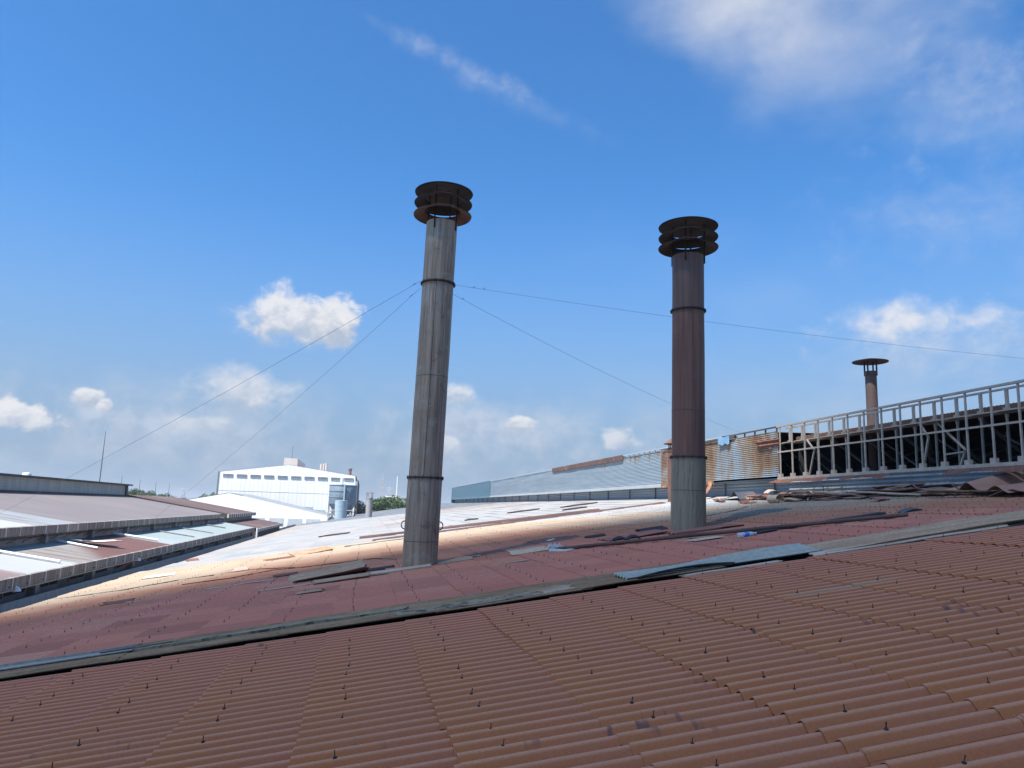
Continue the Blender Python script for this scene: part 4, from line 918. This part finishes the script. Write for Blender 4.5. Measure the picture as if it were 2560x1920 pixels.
# ------------------------------------------------------------------ far buildings
wl_ = thing('white_gable_shed', 'low pure white gabled shed with louvred wall in front of the big white hall', 'shed', (-18, 125, GROUND))
Y0 = 112
q = MB(); q.add([(-30, Y0, GROUND), (-4.9, Y0, GROUND), (-4.9, Y0, -2.0), (-5.25, Y0, -1.68), (-18.4, Y0, 1.04), (-30, Y0, -1.35)], [(0, 1, 2, 3, 4, 5)]); q.build('gable_wall', M['white_wall'], wl_)
q = MB(); q.add([(-5.1, Y0 - .02, -1.64), (-18.4, Y0 - .02, 1.10), (-18.4, 134, 1.10), (-5.1, 134, -1.64)], [(0, 1, 2, 3)]); q.add([(-18.4, Y0 - .02, 1.10), (-30.2, Y0 - .02, -1.33), (-30.2, 134, -1.33), (-18.4, 134, 1.1)], [(0, 1, 2, 3)]); q.build('roof', M['grey_roof'], wl_)
q = MB(); q.box((-5.0, Y0 + .1, GROUND), (-4.9, 134, -1.9)); q.build('side_wall', M['white_wall'], wl_)
for x0 in (-15.4, -12.85, -10.35, -7.85):
    q = MB(); q.box((x0, Y0 - .05, -3.2), (x0 + 1.95, Y0 - .005, -2.15)); lv = q.build('louvre', M['lamp_white'], wl_); q = MB()
    for z in np.arange(-3.12, -2.2, .14): q.box((x0 + .05, Y0 - .07, z), (x0 + 1.9, Y0 - .052, z + .022))
    q.build('slats', M['vent'], lv)
for i in range(3):
    q = MB(); q.box((-9.6 + i * 2.0, 127, -1.0 - i * .42), (-8.0 + i * 2.0, 128, -.62 - i * .42)); q.build('roof_step', M['tank'], wl_)
wb = thing('white_hall', 'large white gabled hall with a row of grey vents under its roof', 'warehouse', (-13, 150, GROUND))
Y1 = 140
q = MB(); q.add([(-25.0, Y1, GROUND), (-1.2, Y1, GROUND), (-1.75, Y1, 5.06), (-13.4, Y1, 6.58), (-24.75, Y1, 4.95)], [(0, 1, 2, 3, 4)]); q.build('gable_wall', M['ribbed_white'], wb)
q = MB(); q.add([(-1.6, Y1 - .02, 5.06), (-13.4, Y1 - .02, 6.60), (-13.4, 172, 6.60), (-1.6, 172, 5.06)], [(0, 1, 2, 3)]); q.add([(-13.4, Y1 - .02, 6.60), (-25, Y1 - .02, 4.94), (-25, 172, 4.94), (-13.4, 172, 6.60)], [(0, 1, 2, 3)]); q.build('roof', M['beige'], wb)
q = MB(); q.box((-1.3, Y1 + .1, GROUND), (-1.15, 172, 4.3)); q.build('side_wall', M['capdark'], wb)
q = MB(); q.box((-25.15, Y1 - .1, GROUND), (-24.95, Y1 + .2, 4.95)); q.build('corner_trim', M['gutter'], wb)
for i in range(10):
    t_ = i / 9; x0 = -24.35 + 20.6 * t_; q = MB(); z0 = 4.22 + .12 * math.sin(0) + (.12 * t_); zc = 4.25
    q.box((x0, Y1 - .10, zc - .05 + .06 * t_), (x0 + 1.7, Y1 - .01, zc + .40 + .06 * t_)); v_ = q.build('wall_vent', M['vent'], wb)
    q = MB()
    for k in range(4): q.box((x0 + .05, Y1 - .14, zc + .02 + .06 * t_ + k * .09), (x0 + 1.65, Y1 - .102, zc + .06 + .06 * t_ + k * .09))
    q.build('slats', M['grey_roof'], v_)
q = MB(); q.box((-24.9, Y1 - .03, 1.73), (-6.2, Y1 - .005, 1.76)); q.build('panel_joint', M['vent'], wb)
q = MB(); q.add([(-15.2, 149, 6.2), (-12.75, 149, 6.2), (-12.75, 149, 8.2), (-15.2, 149, 8.28), (-15.2, 168, 6.2), (-12.75, 168, 6.2), (-12.75, 168, 8.2), (-15.2, 168, 8.28)], [(0, 1, 2, 3), (1, 5, 6, 2), (4, 7, 6, 5), (0, 3, 7, 4), (3, 2, 6, 7)]); q.build('roof_monitor', M['beige'], wb)
q = MB(); q.tube([(-13.9, 150, 8.2), (-13.85, 150, 10.6)], .04, 5); q.build('antenna', M['rod'], wb)
for i, x in enumerate((-9.1, -8.6, -8.1)):
    q = MB(); q.lathe([(.26, 5.5), (.26, 8.1 + .06 * i), (.2, 8.1 + .06 * i), (.2, 7.6)], (x, 163), 16); q.build('exhaust_pipe', M['beige'], wb, True)
q = MB(); q.lathe([(.32, 4.6), (.32, 6.9), (.42, 7.0), (.42, 7.25), (.05, 7.3)], (-3.15, 160), 16); q.build('exhaust_pipe', M['cap_pale'], wb, True)
# silos
def silo():
    t = thing('silo', 'large blue steel silo on a frame in front of the white hall', 'silo', (-3.2, 121.5, GROUND))
    x, y = -3.25, 121.8; q = MB()
    q.lathe([(.05, 3.0), (2.08, 2.9), (2.10, 2.86), (2.10, .1), (1.1, -1.6), (.9, -1.6)], (x, y), 40); q.build('drum', M['silo'], t, True)
    for z in (2.86, 1.95, 1.02, .1):
        q = MB(); q.lathe([(2.09, z - .05), (2.16, z - .04), (2.16, z + .04), (2.09, z + .05)], (x, y), 40); q.build('hoop', M['gutter'], t, True)
    for k in range(6):
        a = k * math.pi / 3 + .3; q = MB(); q.beam((x + 2.05 * math.cos(a), y + 2.05 * math.sin(a), GROUND), (x + 2.05 * math.cos(a), y + 2.05 * math.sin(a), .1), .22); q.build('leg', M['gutter'], t)
    q = MB()
    for k in range(6):
        a = k * math.pi / 3 + .3; a2 = a + math.pi / 3
        for za, zb in ((-1.2, -1.2), (-3.5, -1.3)): q.beam((x + 2.05 * math.cos(a), y + 2.05 * math.sin(a), za), (x + 2.05 * math.cos(a2), y + 2.05 * math.sin(a2), zb), .10)
    q.build('frame', M['gutter'], t)
    q = MB(); q.beam((x + .25, y - 2.14, .3), (x + .25, y - 2.14, 3.0), .32, .2); q.build('duct', M['tank'], t)
    q = MB(); q.lathe([(.24, 2.8), (.24, 4.0), (.02, 4.05)], (x - .25, y - .6), 16); q.beam((x - .5, y - .9, 2.9), (x + .3, y - .9, 3.4), .1); q.build('top_filter', M['lamp_white'], t)
silo()
t = thing('storage_tank', 'smaller pale blue tank standing in front of the blue silo', 'tank', (-3.24, 116, GROUND))
q = MB(); q.lathe([(.05, .55), (.86, .52), (.92, .5), (.84, -1.9), (.8, GROUND)], (-3.24, 116), 32); q.build('drum', M['tank'], t, True)
for z in (.45, -.3, -1.05): 
    q = MB(); r = .90 - .033 * (.5 - z); q.lathe([(r - .01, z - .035), (r + .03, z), (r - .01, z + .035)], (-3.24, 116), 32); q.build('hoop', M['silo'], t, True)
q = MB()
for xx in (-5.0, -1.5): q.beam((xx, 117.5, GROUND), (xx, 117.5, -.9), .12)
q.beam((-5.0, 117.5, -.9), (-1.5, 117.5, -.9), .14); q.beam((-5, 117.5, -1.5), (-1.5, 117.5, -1.5), .08); tag(q.build('pipe_rack', M['beige'], None, origin=(-3.2, 117.5, GROUND)), 'beige steel rack around the storage tank', 'rack')
# trees
def leaf_mesh(seed, Rx, Rz, n):
    r = np.random.default_rng(seed); V = []; F = []; A = []; cl = []
    for _ in range(26):
        d = r.normal(size=3); d /= np.linalg.norm(d); k = r.uniform(.35, .95)
        cl.append((d[0]*Rx*k, d[1]*Rx*k, d[2]*Rz*k, r.uniform(.22, .42) * Rx))
    for i in range(n):
        c = cl[r.integers(len(cl))]; d = r.normal(size=3); d /= np.linalg.norm(d)
        p = np.array(c[:3]) + d * c[3] * r.uniform(.5, 1.05) * np.array([1, 1, .7]); s = r.uniform(.10, .24)
        a = r.normal(size=3); a /= np.linalg.norm(a); b = np.cross(a, r.normal(size=3)); b /= np.linalg.norm(b); k = len(V)
        V += [p - a*s, p + b*s*.55, p + a*s, p - b*s*.55]; F.append((k, k+1, k+2, k+3)); A += [r.random()] * 4
    return V, F, A
def make_tree_meshes(seed, Rx, Rz, H):
    V, F, A = leaf_mesh(seed, Rx, Rz, 4200); me = bpy.data.meshes.new('crown'); me.from_pydata([tuple(v + np.array([0, 0, H - Rz])) for v in V], [], F); me.materials.append(M['leaf'])
    at = me.attributes.new('rnd', 'FLOAT', 'POINT'); at.data.foreach_set('value', A)
    q = MB(); q.tube([(0, 0, 0), (.1, 0, H * .35), (0, .1, H - Rz * 1.2), (0, 0, H - Rz * .6)], [.32, .24, .16, .06], 8)
    for k in range(5):
        a = k * 1.3; q.tube([(0, 0, H * .4 + k * .3), (Rx * .35 * math.cos(a), Rx * .35 * math.sin(a), H * .62 + k * .2), (Rx * .65 * math.cos(a), Rx * .65 * math.sin(a), H - Rz * .9)], [.13, .08, .03], 6)
    o = q.build('trunk', M['bark']); tm = o.data; bpy.data.objects.remove(o); return me, tm
TM = [make_tree_meshes(s_, 3.1, 2.6, 11.5) for s_ in (3, 8)] + [make_tree_meshes(21, 4.2, 2.6, 11.2)]
def tree(label, x, y, h, i, sx=1., group=None):
    t = thing('tree', label, 'tree', (x, y, GROUND), group); k = h / 11.5; t.scale = (k * sx, k * sx, k); t.rotation_euler = (0, 0, random.random() * 6)
    for nm, me in (('crown', TM[i][0]), ('trunk', TM[i][1])):
        o = bpy.data.objects.new(nm, me); COL.objects.link(o); o.parent = t
G_R = 'trees behind the far roof edge'; G_L = 'distant trees beyond the left factory'
tree('leafy green tree just right of the blue silo behind the roof edge', 1.0, 160, 11.0, 0, 1.0, G_R); tree('tree directly behind the cone capped vent pipe', 3.2, 158, 11.9, 1, 1.05, G_R)
tree('tallest bushy tree between the vent pipe and the grey stack', 5.4, 160, 12.2, 2, 1., G_R); tree('tree half hidden by the left side of the grey stack', 8.2, 161, 12.0, 0, 1.05, G_R)
tree('small tree peeping out at the dark blue end of the siding', 14.2, 215, 11.2, 1, .9, G_R)
tree('leftmost distant tree behind the end of the left monitor', -61, 222, 12.5, 2, 1.1, G_L); tree('round pale tree behind the short rods at left', -57.6, 220, 12.7, 0, 1.1, G_L); tree('lower tree right of the round pale tree', -53.2, 220, 11.6, 1, 1.1, G_L)
tree('low dark tree before the white gable shed', -47.5, 220, 10.6, 1, .8, G_L); tree('bushy tree touching the left corner of the white hall', -42.3, 222, 12.3, 0, .8, G_L)
# towers
def lattice(label, x, y, H, w0, w1, m, cat='tower', name='lattice_tower', arms=()):
    t = thing(name, label, cat, (x, y, GROUND)); q = MB(); n = 12
    cor = ((-1, -1), (1, -1), (1, 1), (-1, 1))
    def pt(c, k):
        w = w0 + (w1 - w0) * k; return (x + c[0] * w / 2, y + c[1] * w / 2, GROUND + H * k)
    for c in cor: q.beam(pt(c, 0), pt(c, 1), .16)
    for i in range(n):
        for j in range(4):
            a, b_ = cor[j], cor[(j + 1) % 4]; q.beam(pt(a, i / n), pt(b_, (i + 1) / n), .09); q.beam(pt(a, (i + 1) / n), pt(b_, (i + 1) / n), .09)
    q.build('lattice', m, t)
    q = MB(); q.tube([(x, y, GROUND + H), (x, y, GROUND + H + H * .14)], [.12, .05], 6)
    for k in (.62, .75, .9): q.box((x - 1.0, y - .3, GROUND + H * k - .25), (x + 1.0, y + .3, GROUND + H * k + .45))
    q.build('antenna', M['lattice'], t)
    for (k, wd) in arms:
        q = MB(); q.beam((x - wd, y, GROUND + H * k), (x + wd, y, GROUND + H * k), .35, .3); q.build('cross_arm', m, t)
lattice('tall faint red and white telecom tower right of the vent pipe', 13.2, 600, 31, 4.2, 1.2, M['lattice_red'])
lattice('shorter faint lattice tower with a flat top left of the grey stack', 18.8, 600, 24, 4, 1.6, M['lattice'], arms=((.98, 3.2), (.9, 2.2)))
lattice('faint power pylon above the trees at far left', -131, 600, 18, 4, 1., M['lattice'], 'pylon', 'pylon', arms=((.97, 4.2), (.84, 5.5)))
q = MB(); q.tube([(16.5, 400, GROUND), (16.5, 400, 4.5), (16.4, 400, 15)], [.45, .40, .28], 8); q.tube([(15.9, 400, 4.6), (17.1, 400, 4.6)], .3, 6); tag(q.build('mast', M['lamp_white'], None, True, origin=(16.5, 400, GROUND)), 'thin plain white mast rising close to the left of the grey stack', 'mast')
def block(label, x0, x1, y0, y1, z1, m, nwin):
    t = thing('white_block', label, 'building', ((x0 + x1) / 2, y0, GROUND)); q = MB(); q.box((x0, y0, GROUND), (x1, y1, z1)); q.build('wall', m, t)
    q = MB(); q.box((x0 - .2, y0 - .2, z1), (x1 + .2, y1, z1 + .3)); q.build('roof', M['beige'], t)
    for i in range(nwin):
        xx = x0 + (x1 - x0) * (i + .3) / nwin; q = MB(); q.box((xx, y0 - .05, z1 - 1.6), (xx + (x1 - x0) / nwin * .45, y0 - .004, z1 - .8)); q.build('window', M['vent'], t)
block('small white building above the trees left of the grey stack', 10.6, 15.1, 380, 390, 5.3, M['white_wall'], 3)
block('small white building low between the grey stack and the blue siding', 22.5, 28, 330, 340, 3.4, M['white_wall'], 3)
block('grey roofed building just above the trees beside the grey stack', 16.5, 24, 360, 370, 3.6, M['grey_roof'], 4)

# ------------------------------------------------------------------ ground, sky
q = MB(); q.add([(-4000, -4000, GROUND), (4000, -4000, GROUND), (4000, 6000, GROUND), (-4000, 6000, GROUND)], [(0, 1, 2, 3)])
tag(q.build('ground', M['ground']), kind='structure')
hzb = MB(); hzb.box((-4200, -4200, GROUND - 1), (4200, 6200, 30))
HM = bpy.data.materials.new('pale_haze'); HM.use_nodes = True; hn = HM.node_tree; hn.nodes.remove(hn.nodes['Principled BSDF'])
hv = hn.nodes.new('ShaderNodeVolumePrincipled'); hv.inputs['Color'].default_value = (.82, .88, .95, 1); hv.inputs['Density'].default_value = .0004; hv.inputs['Anisotropy'].default_value = .3
hn.links.new(hv.outputs[0], hn.nodes['Material Output'].inputs['Volume'])
tag(hzb.build('haze', HM), kind='stuff')
SUN_EL = R(62); SUN_AZ = math.atan2(-.82, -.57)
sdir = Vector((math.cos(SUN_EL) * math.sin(SUN_AZ), math.cos(SUN_EL) * math.cos(SUN_AZ), math.sin(SUN_EL)))
# a drifting cloud over the near half of the roof keeps it in shade
ctr = Vector((10., -12., -1.)) + sdir * 900
bpy_c = MB(); n1, n2 = 48, 24; P = []
for i in range(n2 + 1):
    th = math.pi * i / n2; row = []
    for k in range(n1 + 1):
        a = 2 * math.pi * k / n1; d = Vector((math.sin(th) * math.cos(a), math.sin(th) * math.sin(a), math.cos(th)))
        r = 1 + .04 * mnoise.fractal(d * 2.2, 1., 2., 4)
        row.append(ctr + Vector((d.x * 38 * r, d.y * 38.5 * r, d.z * 6 * r)))
    P.append(row)
bpy_c.grid([[tuple(v) for v in row] for row in P]); tag(bpy_c.build('cloud', M['cloudm'], None, True, origin=ctr), kind='structure')
sun = bpy.data.lights.new('sun', 'SUN'); sun.energy = 4.2; sun.angle = R(.53); sun.color = (1, .96, .90)
so = bpy.data.objects.new('sun', sun); COL.objects.link(so); so.rotation_euler = sdir.to_track_quat('Z', 'Y').to_euler()

W = bpy.data.worlds.new('World'); S.world = W; W.use_nodes = True; nt = W.node_tree; n = N(nt)
bg = nt.nodes['Background']; STR = .10; EXPO = 1.38; bg.inputs['Strength'].default_value = STR
sky = n.new('ShaderNodeTexSky', sky_type='NISHITA'); sky.sun_disc = False; sky.sun_elevation = SUN_EL; sky.sun_rotation = SUN_AZ
sky.altitude = 0; sky.air_density = 1.0; sky.dust_density = .6; sky.ozone_density = 3.0
D = n.new('ShaderNodeTexCoord').outputs['Generated']
dx, dy, dz = n.xyz(D)[0:3]
az = n.m('MULTIPLY', n.m('ARCTAN2', dx, dy), 57.2958); el = n.m('MULTIPLY', n.m('ARCSINE', dz), 57.2958)
c = n.mix(1., sky.outputs[0], (.275, .57, .80), 'MULTIPLY')
nzA = n.noise(n.sc(D, (1, 1, 1.3)), 15, 8, .60, .3); nzB = n.noise(n.sc(D, (1, 1, 1.3)), 42, 6, .6, .3); nzC = n.noise(n.sc(D, (1, 1, 1.6)), 4.2, 5, .55)
k = 1 / STR / 2 ** EXPO
hz = n.mix(n.ss(el, 30, 2), c, (.33 * k, .50 * k, .74 * k)); 
hzf = n.m('POWER', n.ss(el, 26, 1), 1.25)
c = n.mix(n.m('MULTIPLY', hzf, .95), c, (.30 * k, .41 * k, .57 * k))
# thin veil, thicker to the right
veil = n.m('MULTIPLY', n.ss(nzC, .42, .72), n.ss(az, 8, 46)); c = n.mix(n.m('MULTIPLY', veil, .30), c, (.55 * k, .66 * k, .84 * k))
veil2 = n.m('MULTIPLY', n.ss(nzA, .40, .66), n.m('MULTIPLY', n.ss(el, 11, 4), n.ss(el, -1, 2))); c = n.mix(n.m('MULTIPLY', veil2, .30), c, (.60 * k, .66 * k, .76 * k))
def blob(c, a0, e0, ra, re, soft, amp, strength, wht, gry, tilt=0., fine=.5, shade=True, soft_n=False):
    da = n.m('SUBTRACT', az, a0); de = n.m('SUBTRACT', el, e0)
    if tilt: de = n.m('SUBTRACT', de, n.m('MULTIPLY', da, tilt))
    d = n.m('SQRT', n.m('ADD', n.m('POWER', n.m('DIVIDE', da, ra), 2), n.m('POWER', n.m('DIVIDE', de, re), 2)))
    amp *= 1.7
    if soft_n: f_n = n.m('ADD', n.m('MULTIPLY', n.m('SUBTRACT', nzC, .5), amp * 1.2), n.m('MULTIPLY', n.m('SUBTRACT', nzA, .5), amp * .45))
    ns = n.m('ADD', n.m('MULTIPLY', n.m('SUBTRACT', nzA, .5), amp), n.m('MULTIPLY', n.m('SUBTRACT', nzB, .5), amp * fine))
    if soft_n: ns = f_n
    f = n.m('ADD', n.m('SUBTRACT', 1., d), ns); mk = n.m('MULTIPLY', n.ss(f, 0., soft), strength)
    if shade:
        lit = n.m('ADD', n.m('DIVIDE', de, re), n.m('MULTIPLY', n.m('SUBTRACT', nzB, .5), 3.)); col = n.mix(n.ss(lit, -.9, .5), gry, wht)
    else: col = wht
    return n.mix(mk, c, col)
wh = (.86 * k, .86 * k, .88 * k); gr = (.46 * k, .54 * k, .67 * k); w2 = (.74 * k, .77 * k, .83 * k); w3 = (.62 * k, .68 * k, .79 * k)
c = blob(c, -13., 4.6, 16., 5.0, 1.5, .7, .62, w3, (.36 * k, .45 * k, .60 * k))
c = blob(c, 10., 4.8, 15., 5.0, 1.5, .7, .62, w3, (.36 * k, .45 * k, .60 * k))
c = blob(c, -9.3, 7.6, 4.6, 2.2, .9, .9, .9, w2, gr)
c = blob(c, -16.5, 5.2, 5., 1.8, 1.1, .9, .6, w3, gr)
c = blob(c, 8.5, 6.4, 7.5, 2.9, 1.1, .9, .65, w3, gr)
c = blob(c, 40.5, 11.6, 8.5, 3.0, 1.3, .9, .60, w2, (.50 * k, .58 * k, .70 * k))
c = blob(c, -6.2, 13.0, 5.6, 2.4, 1.3, .7, .55, w2, w3); c = blob(c, -5.6, 13.4, 4.9, 2.3, .6, 1.2, .92, wh, gr)
c = blob(c, -3.2, 13.6, 2.5, 2.0, .5, 1.2, .85, wh, gr)
c = blob(c, 38.6, 13.3, 6.2, 2.1, 1.0, 1.0, .85, wh, w3)
c = blob(c, -22.2, 4.9, 2.7, 1.3, .4, 1.1, .95, wh, gr); c = blob(c, -18.7, 6.5, 1.2, .75, .4, .9, .9, wh, gr); c = blob(c, -17.6, 6.0, .6, .6, .35, .8, .9, wh, gr)
c = blob(c, 11.4, 6.5, 1.3, .85, .5, 1.1, .9, wh, gr); c = blob(c, 18.6, 5.4, 1.9, 1.2, .55, 1.1, .85, w2, gr); c = blob(c, 6.6, 8.4, 1.8, 1.0, .6, 1., .75, wh, gr); c = blob(c, 5.8, 4.6, 1.2, .8, .5, 1., .7, w2, gr); c = blob(c, -11.4, 5.3, 2.2, .7, .6, 1., .7, w2, gr)
c = blob(c, 28.5, 35.2, 12.5, 4.4, 1.3, .55, .92, w2, w3, 0., .4, True, True); c = blob(c, 32, 32, 10., 5.5, 1.7, .8, .5, w2, w3, 0., .5, True, True); c = blob(c, 43.5, 27, 8., 5., 1.7, 1.4, .35, w2, w3); c = blob(c, 43, 20, 12., 5., 1.8, 1.3, .28, w2, w3)
c = blob(c, 4.2, 32.4, 9.5, 1.0, 1.7, .9, .28, w2, w2, -.30, .9, False); c = blob(c, 6.5, 31.3, 5.0, 1.5, 1.8, .8, .26, w2, w2, -.35, .9, False); c = blob(c, 12, 29.4, 7, 1.2, 1.6, .8, .16, w2, w2, -.35, .9, False)
n.put(bg.inputs['Color'], c)

# ------------------------------------------------------------------ camera
cd = bpy.data.cameras.new('camera'); cd.sensor_width = 36; cd.lens = 36 * 1898 / 2560; cd.clip_end = 8000; cd.clip_start = .05
co = bpy.data.objects.new('camera', cd); COL.objects.link(co)
pit, yaw, rl = R(9.379), R(10.638), R(1.8)
fw = Vector((math.sin(yaw) * math.cos(pit), math.cos(yaw) * math.cos(pit), math.sin(pit))); r0 = Vector((math.cos(yaw), -math.sin(yaw), 0)); u0 = r0.cross(fw)
rt = r0 * math.cos(rl) + u0 * math.sin(rl); up = -r0 * math.sin(rl) + u0 * math.cos(rl)
co.matrix_world = Matrix(((rt.x, up.x, -fw.x, 0), (rt.y, up.y, -fw.y, 0), (rt.z, up.z, -fw.z, 0), (0, 0, 0, 1)))
S.camera = co
S.view_settings.view_transform = 'Standard'; S.view_settings.look = 'None'; S.view_settings.gamma = 1; S.view_settings.use_curve_mapping = False
S.view_settings.exposure = EXPO
